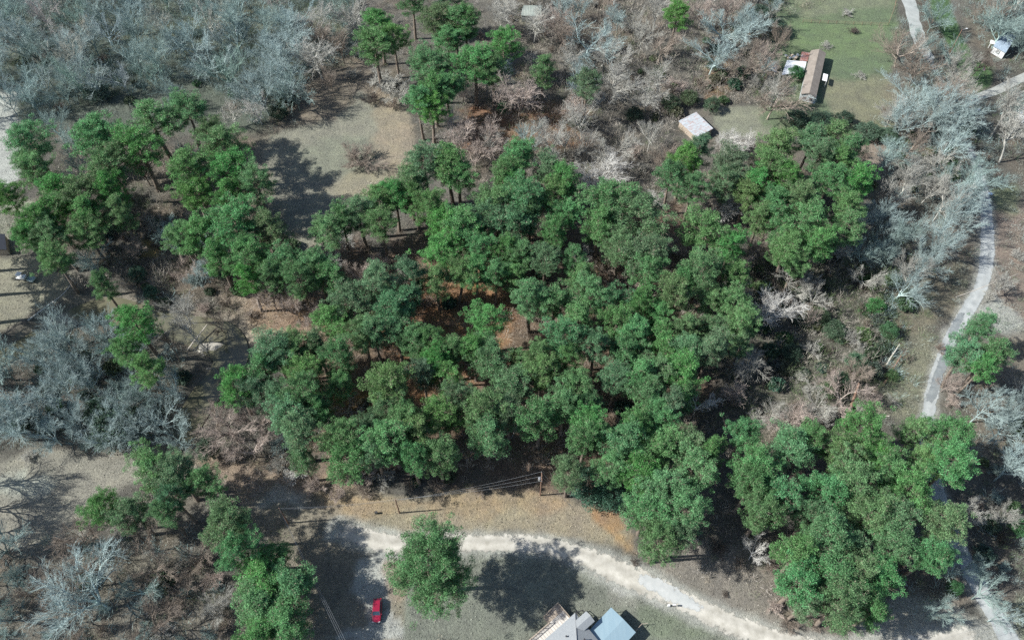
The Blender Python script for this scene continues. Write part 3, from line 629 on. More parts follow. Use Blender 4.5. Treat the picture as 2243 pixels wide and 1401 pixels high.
# ------------------------------------------------------------------ pines: crown centre x, y and crown radius, all in photo pixels
PINE_LIST = """-125 560 50;-120 625 50;-135 520 48;62 312 42;215 298 50;240 355 42;335 262 48;300 325 45;400 245 38;440 205 24;465 290 30;75 375 38;125 418 42;185 420 40;242 415 38;345 400 27;353 448 22;415 372 44;425 428 36;492 320 42;512 372 42;500 425 36;560 402 34;20 435 28;112 468 42;75 492 32;190 465 38;260 462 32;20 480 20;
70 520 30;122 520 34;190 510 34;115 568 34;132 622 24;180 555 26;215 610 28;245 528 20;258 600 22;398 520 33;440 510 42;520 505 52;585 498 42;545 556 42;475 558 38;540 605 28;592 602 32;300 708 40;275 770 30;318 805 34;515 845 36;560 860 34;
720 505 36;745 478 28;785 462 34;828 446 36;862 430 33;895 402 38;932 362 38;930 310 24;985 360 40;1003 386 36;907 428 32;940 455 32;835 492 34;
630 575 38;690 578 36;655 612 34;720 602 34;665 642 26;730 640 24;
971 493 38;971 543 42;1012 500 46;1078 482 42;1128 490 42;1050 548 33;1110 548 28;1000 600 34;1040 598 30;1085 603 28;1130 605 28;
900 600 38;828 618 38;955 614 34;764 664 40;720 700 36;857 686 40;890 660 32;820 730 32;793 732 32;868 728 36;943 702 26;1068 707 38;1138 650 36;
600 765 44;643 768 38;693 756 34;575 805 42;668 820 38;739 782 36;612 868 36;668 862 38;650 905 42;700 900 32;740 848 28;843 843 46;925 822 28;978 818 36;960 785 30;907 753 32;943 750 30;993 771 34;1075 782 42;1038 770 28;853 893 38;889 925 38;960 912 40;1002 870 32;1057 896 42;1128 843 42;1115 900 34;
828 48 34;821 102 40;790 122 24;862 82 28;953 46 38;1000 50 36;980 88 32;900 -5 28;980 2 28;1022 45 28;928 138 42;895 140 22;1040 135 40;1105 98 32;1080 150 32;950 195 36;980 192 32;918 221 28;943 238 34;918 270 26;1330 14 22;1482 36 28;1190 148 30;1225 130 22;1185 170 22;1289 186 32;1265 212 14;
1136 346 36;1236 340 26;1130 400 38;1196 375 34;1232 402 34;1212 430 34;1146 440 42;1088 452 38;1107 385 30;1343 436 52;1400 474 56;1541 504 46;1532 330 28;1500 355 32;1471 386 30;1518 411 32;1464 286 17;1600 357 38;1588 400 34;1640 420 32;1707 325 40;1771 310 34;1829 300 35;1862 330 32;1797 345 30;1833 358 34;1820 395 36;1871 400 36;1686 371 36;1658 402 32;1722 390 28;1750 440 38;1697 443 36;1775 482 42;1853 453 38;1857 495 34;1668 471 34;1714 498 33;1729 543 36;1793 543 38;1750 570 28;1664 568 26;
2154 714 28;2193 703 26;2121 782 36;2175 771 36;2221 843 20;2107 850 18;2066 880 13;2150 800 28;
1410 557 46;1421 592 33;1361 540 36;1314 489 40;1232 478 33;1160 472 30;1218 521 28;1139 562 28;1196 568 30;1257 568 28;1275 605 33;1160 650 40;1214 664 38;1290 642 34;1268 700 36;1335 660 34;1350 702 33;1400 660 28;1475 646 38;1539 593 40;1496 610 33;1600 546 32;1608 602 30;1560 655 30;1610 664 34;1620 708 32;1564 714 28;1503 714 33;1446 693 33;1382 732 36;1446 753 36;1500 765 33;1625 748 28;1557 757 33;1243 735 38;1303 757 33;1368 768 34;1243 782 28;1178 778 33;1186 814 36;1260 843 36;1182 914 46;1236 886 34;1290 885 30;1293 925 34;1350 825 36;1403 818 38;1450 815 34;1493 818 40;1421 861 36;1500 862 32;1440 900 28;1478 886 32;1393 932 34;1450 921 34;1503 928 28;1632 944 32;
1207 997 27;1279 965 38;1371 965 42;1443 975 44;1510 979 38;1557 987 33;1246 1033 33;1403 1030 44;1343 1022 38;1457 1062 46;1528 1015 44;1418 1115 44;1503 1115 46;1443 1178 42;1485 1170 30;1657 1019 46;1646 1060 40;1671 1122 42;1618 1133 28;
1732 983 50;1680 1010 38;1775 960 30;1900 953 46;1843 987 40;1929 1000 38;2011 944 36;2079 947 40;2079 1019 46;2029 1008 33;2107 1069 28;1872 1051 48;1939 1042 44;1993 1069 43;1804 1072 44;1700 1072 42;1779 1122 36;1904 1122 48;1957 1132 46;2061 1144 46;2107 1165 28;1814 1172 52;1864 1187 42;1954 1182 42;2036 1215 38;2079 1215 26;2039 1258 24;1747 1215 44;1750 1276 48;1821 1251 50;1929 1258 46;1989 1294 28;1843 1322 48;1911 1335 38;1765 1318 34;1880 1270 40;2228 1180 28;
339 1026 42;386 1037 42;446 1058 36;382 1090 30;229 1115 36;290 1125 36;321 1170 28;364 1122 30;500 1144 46;518 1205 40;104 1180 26;50 1212 26;
570 1252 54;639 1276 54;565 1320 54;621 1358 56;565 1390 48;703 1319 22;600 1215 34;
764 1000 48;657 947 42;750 965 40;661 1004 30;858 955 46;907 950 42;960 994 38;1068 947 46;905 1000 34;820 985 34;810 940 30"""
VIVID = (0.118, 0.288, 0.100); MID = (0.132, 0.288, 0.122); TEAL = (0.155, 0.312, 0.150); DULL = (0.125, 0.242, 0.118); OLIVE = (0.150, 0.270, 0.116)
pines = []
for s in PINE_LIST.replace('\n', '').split(';'):
    if s.strip(): pines.append(tuple(float(q) for q in s.split()))
keep = []                                                # crowns that would stand inside a larger one are one tree with it
for a in sorted(pines, key=lambda q: -q[2]):
    if all((a[0] - b[0]) ** 2 + ((a[1] - b[1]) * 1.1) ** 2 > (.62 * (a[2] + b[2]) / 2) ** 2 for b in keep): keep.append(a)
pines = sorted(keep, key=lambda q: -q[2])[:300]   # the 300 that show largest
NOPE = []                                                # ground spots already taken (x, y, r)
for k, (px, py, r) in enumerate(pines):
    lower = max(0, min(1, (py - 500) / 300)); east = px > 1080
    big = r / (1 + 0) * mpp(px, py, 14)
    Ht = min(22.5, max(9.5, 12.5 + 1.35 * big + rnd.uniform(-1.6, 1.6)))
    if 540 < px < 720 and 1190 < py < 1410: Ht = 12.5
    p = P(px, py, Ht * .76); base = Vector((p.x, p.y, 0))
    rad = r * mpp(px, py, Ht * .76) * 1.19
    pal = [VIVID, MID, TEAL, DULL, OLIVE]
    wts = [.30, .40, .06, .14, .10] if py < 450 else ([.12, .36, .34, .14, .04] if east else [.16, .45, .18, .17, .04])
    if (px, py) in ((515, 845), (229, 1115), (570, 1252), (1900, 953), (1182, 914)): ci = 0
    elif (px, py) in ((440, 205), (180, 555), (258, 600), (215, 610), (245, 528)): ci = 3
    else: ci = rnd.choices(range(5), wts)[0]
    c = [q * rnd.uniform(.86, 1.14) for q in pal[ci]]
    pr = PINES[4] if 540 < px < 720 and 1190 < py < 1410 else PINES[rnd.randrange(len(PINES))]
    plant('pine', 'pine_tree', pr, base, rad / PINE_R, Ht / PINE_H, rnd.uniform(0, 6.28), c, px=px, py=py,
          look=('broad ' if big > 4.6 else 'small ' if big < 3.2 else '') + ('bright green', 'mid green', 'blue-green', 'dull green', 'olive green')[ci], group='pine trees of the wood')
    NOPE.append((base.x, base.y, 1.5))
# the one standing alone above the lawn
p = P(948, 1243, 13.5); plant('pine', 'pine_tree', BIGPINES[0], Vector((p.x, p.y, 0)), 97 * mpp(948, 1243, 13) / 7.6, 1.0, 1.1, (0.120, .265, .112), px=948, py=1243, look='very broad solitary', group='pine trees of the wood')

# ------------------------------------------------------------------ broad-leaved evergreens
EVG = [(250, 935, 60, 1, (.050, .095, .060)), (215, 900, 34, 1, (.050, .095, .060)), (1290, 1062, 46, 1, (.055, .13, .085)), (1340, 1085, 36, 1, (.055, .13, .085)), (1800, 268, 34, 0, (.035, .07, .045)),
       (1745, 262, 28, 0, (.035, .07, .045)), (1850, 262, 22, 0, (.035, .07, .045)), (1700, 60, 30, 0, (.05, .09, .065)), (1665, 30, 28, 0, (.05, .09, .065)), (1905, 290, 30, 0, (.075, .13, .085)), (1945, 300, 26, 0, (.075, .13, .085)),
       (1470, 225, 22, 0, (.07, .11, .06)), (1510, 215, 22, 0, (.08, .12, .06)), (1560, 230, 20, 0, (.07, .12, .07)), (70, 490, 20, 0, (.05, .1, .06)), (630, 215, 24, 0, (.05, .085, .055)), (610, 245, 22, 0, (.045, .08, .05)),
       (1600, 590, 30, 0, (.06, .12, .07)), (1660, 700, 24, 0, (.06, .13, .07)), (1920, 667, 22, 0, (.06, .19, .06)), (1745, 160, 20, 0, (.04, .14, .05)), (1950, 720, 22, 0, (.065, .15, .07)), (1880, 790, 26, 0, (.07, .14, .08)), (1830, 720, 28, 0, (.075, .13, .075)), (1800, 690, 24, 0, (.08, .13, .07)),
       (1845, 830, 24, 0, (.05, .10, .06)), (1735, 770, 26, 0, (.05, .09, .06)), (2240, 1150, 24, 0, (.06, .17, .07)), (2095, 1285, 18, 0, (.05, .14, .06)), (1010, 520, 14, 0, (.06, .15, .08)), (1101, 232, 12, 0, (.06, .19, .08)), (210, 200, 30, 0, (.055, .10, .075)), (40, 930, 26, 0, (.05, .10, .07)),
       (300, 600, 22, 0, (.05, .11, .075)), (330, 640, 18, 0, (.05, .12, .08)), (480, 590, 18, 0, (.05, .11, .07)), (270, 720, 16, 0, (.05, .13, .09)), (1265, 265, 18, 0, (.06, .11, .06)), (1390, 250, 20, 0, (.06, .10, .06)), (455, 985, 26, 1, (.085, .13, .085))]
for px, py, r, tallish, c in EVG:
    Ht = 7.5 if tallish else 4.6; p = P(px, py, Ht * .55); rad = r * mpp(px, py, Ht * .5)
    name = 'evergreen_tree'
    plant('evergreen', name, EVER[rnd.randrange(3)], Vector((p.x, p.y, 0)), rad / 4.3, Ht / 7.5, rnd.uniform(0, 6.28), c, px=px, py=py,
          look='broad dark' if r > 32 else ('dark leafy' if c[1] < .11 else 'fresh green leafy'), group='leafy evergreens under the taller trees')

# ------------------------------------------------------------------ bare trees: crown centre px, py, radius px, style, colour key, lean
BC = {'w': (0.66, 0.65, 0.61), 'b': (0.39, 0.49, 0.48), 't': (0.31, 0.41, 0.385), 'g': (0.47, 0.465, 0.42), 'n': (0.34, 0.29, 0.24), 'p': (0.47, 0.40, 0.35), 'd': (0.17, 0.145, 0.125), 'o': (0.36, 0.29, 0.15)}
BLOOK = {'w': 'chalky white', 'b': 'pale bluish', 't': 'grey-green', 'g': 'light grey', 'n': 'dull brown', 'p': 'pinkish tan', 'd': 'dark brown', 'o': 'ochre tinged'}
BARE_LIST = """1700 670 44 vase w 13;1740 600 42 spread g 10;1790 640 30 spread g 9;1137 195 42 tall p 17;1280 245 42 tall g 16;1325 368 46 vase w 11;1300 395 34 vase w 10;1345 320 40 spread g 12;1430 428 26 vase w 7;1590 312 32 vase w 8;1632 308 28 vase w 8;
1289 72 62 spread b 15;1350 170 46 vase g 13;1345 120 40 spread g 13;1568 105 46 tall b 15;1590 55 46 spread b 13;1640 50 42 spread b 13;1635 130 50 spread n 14;1697 212 52 spread n 13;1450 90 40 spread n 13;1420 200 34 vase g 11;
2015 195 58 tall b 17;1990 250 45 vase b 15;2070 250 52 tall b 17;2085 300 44 vase b 15;1982 100 48 spread n 12;2015 140 40 spread n 12;2155 375 44 vase t 14;2110 460 42 vase b 15;2085 510 42 vase b 15;2050 555 42 vase b 14;2005 610 42 vase b 13;2130 415 34 vase b 14;
2150 130 30 spread d 10;2205 50 42 tall t 14;2185 15 34 spread n 13;2215 230 40 narrow g 19;2240 280 40 narrow g 19;
1940 470 36 vase b 13;1900 540 34 vase t 11;1950 540 36 vase t 12;1895 470 30 vase b 12;1985 500 30 tall t 13;1900 600 28 spread g 9;1950 330 36 tall t 14;2010 380 36 vase g 13;2060 400 34 vase g 12;1980 420 30 vase g 12;
155 1285 82 vase b 17;300 1290 38 spread t 9;465 1330 36 vase g 8;330 1250 40 spread n 8;400 1290 34 spread n 7;430 1210 30 spread n 7;
500 935 56 spread p 10;545 975 40 spread p 9;560 915 36 spread p 9;460 905 32 spread n 9;725 560 22 vase w 8;758 515 20 vase w 8;790 590 28 vase p 8;820 572 24 vase p 8;586 632 36 tall p 13;690 690 32 vase p 9;640 660 30 tall p 12;
1270 562 22 spread w 6;1365 625 30 spread p 7;1318 580 28 spread n 7;1530 878 36 spread w 8;1740 915 44 vase p 10;1700 900 34 vase g 9;1795 870 34 spread g 9;1857 850 48 spread p 11;1655 1205 30 spread w 8;1800 890 30 spread g 8;
2165 885 46 spread b 12;2205 930 40 spread b 11;2125 1120 32 spread g 8;2228 1010 36 tall b 14;2235 890 36 vase b 12;2085 830 26 vase p 8;2110 1240 44 spread t 11;2172 1285 38 spread t 11;2200 1340 30 spread b 9;2060 1330 34 spread t 9;
400 690 34 tall g 15;430 735 24 narrow g 14;365 745 26 narrow n 13;385 650 32 tall g 14;470 690 24 spread n 9;210 715 34 vase b 12;170 790 34 vase b 12;120 830 44 vase b 13;60 880 44 vase b 13;340 900 44 spread b 12;370 940 34 spread b 10;300 860 30 vase t 11;100 940 36 spread b 11;
140 150 40 vase b 13;155 90 40 vase b 13;30 60 42 vase b 14;60 90 34 vase t 13;410 70 46 spread b 16;455 110 44 spread b 16;540 170 38 vase b 14;560 230 28 vase w 11;500 235 28 vase g 11;290 60 36 tall t 15;330 110 34 tall t 15;370 190 30 vase t 13;590 90 48 vase b 16;630 60 44 vase b 15;570 40 40 tall t 16;520 30 40 tall t 16;680 40 40 vase g 14;770 20 34 vase g 12;
1095 25 30 tall g 14;1060 290 34 tall p 13;1010 300 34 tall p 12;1040 330 34 vase p 10;1000 290 28 vase g 10;1080 310 26 vase g 10;870 190 34 spread g 8;720 160 24 tall n 12;700 60 30 tall n 13;745 90 24 tall n 12;
160 355 24 vase t 12;145 300 30 vase t 13;110 260 28 vase t 13;420 340 20 spread w 8;395 330 18 spread t 8;430 600 24 vase b 9;440 580 20 narrow b 11;400 580 24 spread p 8;880 600 20 vase g 8;700 925 22 spread g 6;755 890 30 spread g 7;1590 450 26 vase w 9;1480 540 18 spread p 6;2195 620 26 spread g 8"""  # last bare pair along the lower paved road is added to shade its corner
nbare = 0; REST = []
occupied = []
def put_bare(px, py, r, style, ck, Ht, tilt=None):
    global nbare
    if nbare >= 300:                                     # past three hundred: kept for the one mass of far leafless wood
        p = P(px, py, Ht * .68); REST.append((p.x, p.y, Ht, r * mpp(px, py, Ht * .68) * 1.36, ck)); occupied.append((p.x, p.y, 1)); return
    p = P(px, py, Ht * .68); rad = r * mpp(px, py, Ht * .68)
    rad *= 1.36
    pr = BARE[style][rnd.randrange(len(BARE[style]))]
    v = rnd.uniform(.85, 1.12); c = [q * v for q in BC[ck]]
    bx, by = p.x, p.y
    if tilt: bx -= tilt[0].y * math.sin(tilt[1]) * Ht * .68; by += tilt[0].x * math.sin(tilt[1]) * Ht * .68
    tv_ = 1.0 if ck == 'w' else rnd.choice((.45, .7, .95, 1.15)); tc = [q * tv_ for q in c]
    plant('bare tree', 'bare_tree', pr, Vector((bx, by, 0)), rad / 5.0, Ht / 15.0, rnd.uniform(0, 6.28), c, tc, tilt, px, py,
          look=('spreading ' if style == 'spread' else 'slender ' if style in ('tall', 'narrow') else '') + BLOOK[ck], group='leafless trees')
    occupied.append((bx, by, rad)); nbare += 1
for s in BARE_LIST.replace('\n', '').split(';'):
    if not s.strip(): continue
    a = s.split(); t = None
    if 1960 < float(a[0]) < 2180 and 360 < float(a[1]) < 640: t = (Vector((0, 1, 0)), R(12))
    if (a[0], a[1]) == ('155', '1285'): t = (Vector((-.3, -1, 0)).normalized(), R(14))
    put_bare(float(a[0]), float(a[1]), float(a[2]), a[3], a[4], float(a[5]), t)
for a in ((-120,1010,55,'vase','g',19),(-160,1065,55,'tall','g',20),(-95,1120,50,'vase','g',18),(-140,1175,50,'tall','g',18),(-60,1330,50,'spread','t',14),(-60,190,40,'vase','g',17),(-40,150,40,'tall','t',16),
          (600,150,50,'vase','b',17),(570,190,46,'spread','b',16),(640,180,44,'vase','t',16),(615,110,46,'vase','b',17),(690,110,40,'tall','g',16)): put_bare(*a)
# fill of leafless wood: polygon, how many, spacing (m), colours, styles, heights
CLEARZ = [gpoly(q) for q in ([(560,330),(640,300),(770,260),(800,190),(880,220),(905,300),(890,370),(740,430),(650,500),(590,430)], [(1690,60),(1950,-60),(1960,200),(1930,260),(1800,280),(1690,110)], [(2020,-60),(2060,-60),(2160,150),(2180,200),(2110,230)],
          [(620,250),(700,170),(800,130),(840,200),(700,300)], [(1480,240),(1570,230),(1700,250),(1690,310),(1540,320)], [(640,1070),(1400,1070),(1500,1250),(1750,1401),(700,1401)], [(-60,1000),(300,1000),(300,1100),(-60,1240)], [(1880,300),(1960,300),(1960,380),(1880,380)], [(-60,560),(110,560),(160,640),(50,700),(-60,740)], [(-60,200),(30,210),(30,430),(-60,440)])]
def clear(x, y, m=1.0):
    X = np.array([x]); Y = np.array([y])
    for q in CLEARZ:
        if sdf_poly(X, Y, q)[0] < m: return False
    for pth in (ROAD_DIRT, ROAD_PAVED, DRIVE_TOP, PATH_PAD, CREEK_A):
        if path_dist(X, Y, pth)[0] < 1.2: return False
    return True
def fill(poly, n, spacing, fn, tries=6000, taken=None, avoid=None):
    q = gpoly(poly); lo, hi = q.min(0), q.max(0); got = 0; mine = []
    T = taken if taken is not None else occupied
    for _ in range(tries):
        if got >= n: break
        x, y = rnd.uniform(lo[0], hi[0]), rnd.uniform(lo[1], hi[1])
        if sdf_poly(np.array([x]), np.array([y]), q)[0] > 0 or not clear(x, y): continue
        if any((x - a) ** 2 + (y - b) ** 2 < spacing ** 2 for a, b, _ in T): continue
        fn(x, y); T.append((x, y, 1)); got += 1
    return got
def bare_at(cols, styles, hr):
    def f(x, y):
        Ht = rnd.uniform(*hr); px, py = to_px(x, y, Ht * .68); s = rnd.choice(styles); k = rnd.choice(cols)
        put_bare(px, py, rnd.uniform(.26, .38) * Ht / mpp(px, py, Ht * .68), s, k, Ht); occupied.pop()
    return f
FILLS = [([(-90,-60),(790,-60),(780,90),(700,130),(640,200),(600,260),(560,280),(470,200),(420,180),(300,210),(160,240),(60,280),(-90,300)], 84, 4.6, 'tttbbg', ['tall', 'vase', 'spread', 'vase'], (11, 16)),
 ([(780,-60),(1720,-60),(1700,130),(1690,240),(1600,235),(1480,280),(1440,420),(1260,420),(1010,430),(960,330),(1010,210),(1150,200),(1060,-40)], 56, 4.8, 'ggnpbg', ['tall', 'vase', 'spread'], (8, 14)),
 ([(1960,60),(2300,-50),(2300,330),(2180,330),(2100,420),(1990,640),(1900,640),(1880,560),(1900,430),(1905,310),(1960,220)], 30, 4.4, 'bggnt', ['vase', 'spread', 'tall'], (9, 15)),
 ([(-90,740),(110,720),(300,760),(400,860),(420,990),(180,990),(-90,985)], 26, 4.0, 'bbt', ['vase', 'spread', 'vase'], (9, 14)),
 ([(1560,560),(1860,580),(1880,800),(1960,850),(1900,920),(1680,940),(1560,900),(1600,760)], 14, 4.5, 'ngpg', ['spread', 'vase', 'tall'], (6, 11)),
 ([(120,280),(300,380),(600,560),(560,620),(300,660),(140,560)], 8, 6, 'gnt', ['vase', 'tall'], (8, 12)),
 ([(2120,820),(2300,800),(2300,1250),(2130,1230)], 5, 5, 'bgt', ['spread'], (8, 12))]
for poly, n, sp, cols, st, hr in FILLS[2:] + [([(-40,1180),(480,1180),(500,1400),(-40,1400)], 8, 6, 'gtn', ['vase', 'spread'], (8, 13))] + FILLS[1::-1]: fill(poly, n, sp, bare_at(cols, st, hr))
print('bare trees', nbare, 'pines', len(pines))

# ------------------------------------------------------------------ bare shrubs
def put_shrub(px, py, r, ck, Ht, look=None):
    p = P(px, py, Ht * .4); rad = r * mpp(px, py, Ht * .5); v = rnd.uniform(.85, 1.15); c = [q * v for q in BC[ck]]
    plant('bare shrub', 'bare_shrub', BSHR[rnd.randrange(4)], Vector((p.x, p.y, 0)), rad / 3.6, Ht / 4.0, rnd.uniform(0, 6.28), c, None, None, px, py, look or BLOOK[ck], 'leafless shrubs', 'shrub')
put_shrub(788, 350, 60, 'n', 5.0, 'large round dark'); put_shrub(838, 178, 44, 'g', 4.5, 'wide domed grey'); put_shrub(816, 215, 26, 'd', 3); put_shrub(618, 972, 28, 'b', 4.5, 'bristly bluish white')
for a in ((780,110,24,'g',3.5),(770,60,22,'w',3.5),(770,160,18,'g',3),(860,225,22,'n',3),(640,1045,26,'w',3.5),(610,1020,26,'g',3.5),(690,1065,26,'p',3.5),(790,1045,36,'p',4),(840,1045,26,'g',3.5),(740,1085,20,'p',3),(800,1080,18,'n',2.5),
          (1320,575,26,'o',3.5),(1540,190,26,'n',3),(1480,190,28,'p',4),(1890,340,18,'n',2),(1945,245,20,'n',2.5),(1855,28,16,'g',1.6),(1870,68,14,'d',1.6),(1885,165,16,'g',1.8),(1810,100,16,'g',1.8),
          (130,740,26,'t',3),(60,1000,22,'g',2),(430,1240,30,'n',3),(380,1330,30,'n',3),(350,1380,32,'g',3),(260,1180,26,'g',3),(210,1200,30,'t',3.5),(170,1190,22,'g',3),(470,1270,26,'p',3.5),(490,1370,26,'n',3),(30,1260,34,'t',3.5),(20,1330,34,'t',3.5),
          (1580,1200,26,'d',2.5),(1690,1240,22,'n',2.5),(1700,1330,22,'p',2.5),(1730,1370,22,'n',2),(1780,1365,20,'n',2),(1620,1230,18,'n',2),(2060,760,16,'n',2),(2090,880,22,'p',3),(2170,650,18,'g',2.2),(2230,560,18,'g',2.5),(1985,780,18,'n',2.2),(1915,860,26,'n',3),(1900,900,22,'g',2.5),(1960,880,20,'g',2),
          (1175,1068,10,'n',2),(1050,1075,16,'n',2.5),(960,1065,18,'n',2.5),(900,1060,16,'n',2.5),(1390,1230,10,'d',.9),(1590,1300,9,'d',.8),(1330,100,22,'n',3)): put_shrub(*a)
def shrub_at(cols, hr):
    def f(x, y):
        Ht = rnd.uniform(*hr); px, py = to_px(x, y, Ht * .4); put_shrub(px, py, rnd.uniform(1.3, 2.4) / mpp(px, py, 1), rnd.choice(cols), Ht)
    return f
st = []
for poly, n, sp, cols, hr in (([(-60,-40),(780,-40),(760,110),(620,250),(300,220),(-60,300)], 30, 5, 'tng', (2, 3.5)), ([(1050,0),(1700,0),(1690,240),(1480,280),(1400,420),(1010,420)], 34, 4, 'nnpg', (2, 4)),
        ([(1620,560),(1880,560),(1990,640),(1960,850),(1900,920),(1580,940),(1600,760)], 40, 3.5, 'ndgn', (1.8, 3.5)), ([(-60,1180),(480,1180),(500,1420),(-60,1420)], 22, 4, 'ngt', (1.6, 3)),
        ([(1900,310),(2250,300),(2120,560),(1930,640)], 24, 4, 'ngn', (1.8, 3.2)), ([(-60,720),(420,780),(440,980),(-60,980)], 20, 4, 'tb', (2, 3.5)), ([(700,560),(1500,440),(1560,900),(1300,1060),(700,1060)], 34, 6, 'npn', (1.5, 3)),
        ([(200,450),(640,560),(740,650),(560,740),(300,660)], 22, 4, 'npd', (1.8, 3.2)), ([(1680,960),(2140,960),(2140,1340),(1740,1340)], 12, 6, 'np', (1.5, 2.8)), ([(2130,820),(2290,820),(2290,1300),(2130,1300)], 12, 5, 'dnt', (1.8, 3))):
    fill(poly, n, sp, shrub_at(cols, hr), 3000, st)

# ------------------------------------------------------------------ small leafy shrubs
def leafy_at(cl):
    def f(x, y):
        px, py = to_px(x, y, 1); c = [q * rnd.uniform(.8, 1.2) for q in rnd.choice(cl)]; s = rnd.uniform(.6, 1.35)
        plant('leafy shrub', 'leafy_shrub', SHRUBS[rnd.randrange(3)], Vector((x, y, 0)), s, s * rnd.uniform(.7, 1.1), rnd.uniform(0, 6.28), c, (.2, .16, .12), None, px, py, 'dark green' if c[1] < .1 else 'green', 'leafy shrubs of the understorey', 'shrub')
    return f
G1 = [(.05, .09, .05), (.07, .12, .06), (.06, .11, .07), (.09, .12, .06)]
st2 = []
for poly, n, sp in (([(1620,580),(1880,560),(1990,640),(1980,800),(1900,880),(1600,880),(1600,700)], 46, 3.0), ([(1380,150),(1640,60),(1690,240),(1440,280)], 22, 3.5), ([(1880,280),(2120,290),(2080,420),(1900,420)], 16, 4), ([(200,440),(640,540),(700,640),(300,680)], 24, 4),
        ([(0,120),(600,100),(560,260),(160,240)], 8, 7), ([(700,560),(1500,440),(1560,900),(1300,1060),(700,1060)], 26, 6), ([(60,760),(420,800),(420,980),(60,980)], 14, 5), ([(40,1200),(480,1180),(480,1400),(40,1400)], 2, 9), ([(2140,900),(2290,880),(2290,1250),(2150,1250)], 8, 6)):
    fill(poly, n, sp, leafy_at(G1), 3000, st2)

# ------------------------------------------------------------------ undergrowth and ground litter (stuff nobody could count)
def scatter(poly, dens, m=0.5, roads=True):
    q = gpoly(poly); lo, hi = q.min(0), q.max(0); n = int((hi - lo).prod() * dens)
    x = NR.uniform(lo[0], hi[0], n); y = NR.uniform(lo[1], hi[1], n); k = sdf_poly(x, y, q) < 0; x, y = x[k], y[k]
    if roads:
        k = np.minimum.reduce([path_dist(x, y, p) for p in (ROAD_DIRT, ROAD_PAVED, DRIVE_TOP, PATH_PAD, CREEK_A)]) > m; x, y = x[k], y[k]
    return x, y
ALLV = [(-60,-40),(2300,-40),(2300,1440),(-60,1440)]
def add_brush():
    x, y = scatter(ALLV, .22, 1.0)
    k = np.ones(len(x), bool)
    for q in CLEARZ: k &= sdf_poly(x, y, q) > .5
    k &= fbm(x, y, 11, 3) > .33; x, y = x[k], y[k]
    n = len(x); nt = 44; ht = NR.uniform(.5, 2.0, n)
    o = NR.normal(size=(n, nt, 3)); o[..., 2] = np.abs(o[..., 2]) * .9 + .35; o = unit(o)
    c = np.stack([x, y, hgt(x, y)], 1)[:, None, :] + NR.normal(size=(n, nt, 3)) * np.array([.7, .7, 0]) * NR.uniform(.6, 1.5, (n, 1, 1))
    c[..., 2] += NR.uniform(0, .5, (n, nt)) * ht[:, None]
    gcx = ground_colour(x, y); b = np.array([[.42, .37, .31], [.28, .24, .2], [.48, .45, .41], [.34, .29, .22], [.15, .19, .10]])[NR.integers(0, 5, n)]
    ppx, ppy = to_px(x, y, 0); cool = (((ppx < 800) & (ppy < 300)) | ((ppx < 430) & (ppy > 700) & (ppy < 990)) | (ppx > 1880))[:, None]
    b = np.where(cool, b * np.array([.72, .92, .95]), b); col = b * .75 + gcx * .25
    L = (ht[:, None] * NR.uniform(.35, .8, (n, nt))).ravel()
    v, f = kites(c.reshape(-1, 3), o.reshape(-1, 3), L, NR.uniform(.03, .075, n * nt), NR)
    cols = np.repeat(np.concatenate([np.repeat(col, nt, 0), np.ones((n * nt, 1))], 1), 4, 0)
    tag(link('undergrowth', new_mesh('undergrowth', v, f, M_BRUSH, cols=cols)), kind='stuff', label='dry brushwood and weeds covering the forest floor', cat='undergrowth')
    print('brush clumps', n)
def add_litter():
    x, y = scatter(ALLV, 2.6, .2)
    px, py = to_px(x, y, 0); keep = NR.random(len(x)) < np.clip((py + 300) / 1300, .25, 1); x, y = x[keep], y[keep]
    n = len(x); c = np.stack([x, y, hgt(x, y) + .01], 1); d = NR.normal(size=(n, 3)); d[:, 2] = NR.uniform(.1, .9, n)
    gcol = ground_colour(x, y) * NR.uniform(.75, 1.45, (n, 1))
    v, f = kites(c, d, NR.uniform(.18, .42, n), NR.uniform(.07, .2, n), NR)
    cols = np.repeat(np.concatenate([gcol, np.ones((n, 1))], 1), 4, 0)
    tag(link('dry_grass', new_mesh('dry_grass', v, f, M_LITTER, cols=cols)), kind='stuff', label='dry grass blades and fallen leaves over the ground', cat='grass')
    print('litter', n)
def add_rest():
    protos = [bare_proto(300 + i, ('tall', 'vase', 'spread', 'vase')[i], light=True) for i in range(4)]
    Vs = []; Fs = []; Cs = []; off = 0
    for x, y, Ht, rad, ck in REST:
        v, f = protos[rnd.randrange(4)]; a = rnd.uniform(0, 6.28); c, q = math.cos(a), math.sin(a); sx = rad / 5.0; sz = Ht / 15.0
        w_ = np.stack([(v[:, 0] * c - v[:, 1] * q) * sx + x, (v[:, 0] * q + v[:, 1] * c) * sx + y, v[:, 2] * sz + h1(x, y) - .05], 1)
        Vs.append(w_); Fs.append(f + off); off += len(v); Cs.append(np.tile(np.array([*[k * rnd.uniform(.85, .95) for k in BC[ck]], 1]), (len(v), 1)))
    if Vs: tag(link('leafless_wood', new_mesh('leafless_wood', np.concatenate(Vs), np.concatenate(Fs), M_REST, cols=np.concatenate(Cs))), kind='stuff', label='far grey leafless wood behind the clearing and along the top', cat='wood')
    print('rest', len(REST))
M_REST = mat_tint('far_twigs', .75, 1.2)
add_rest()
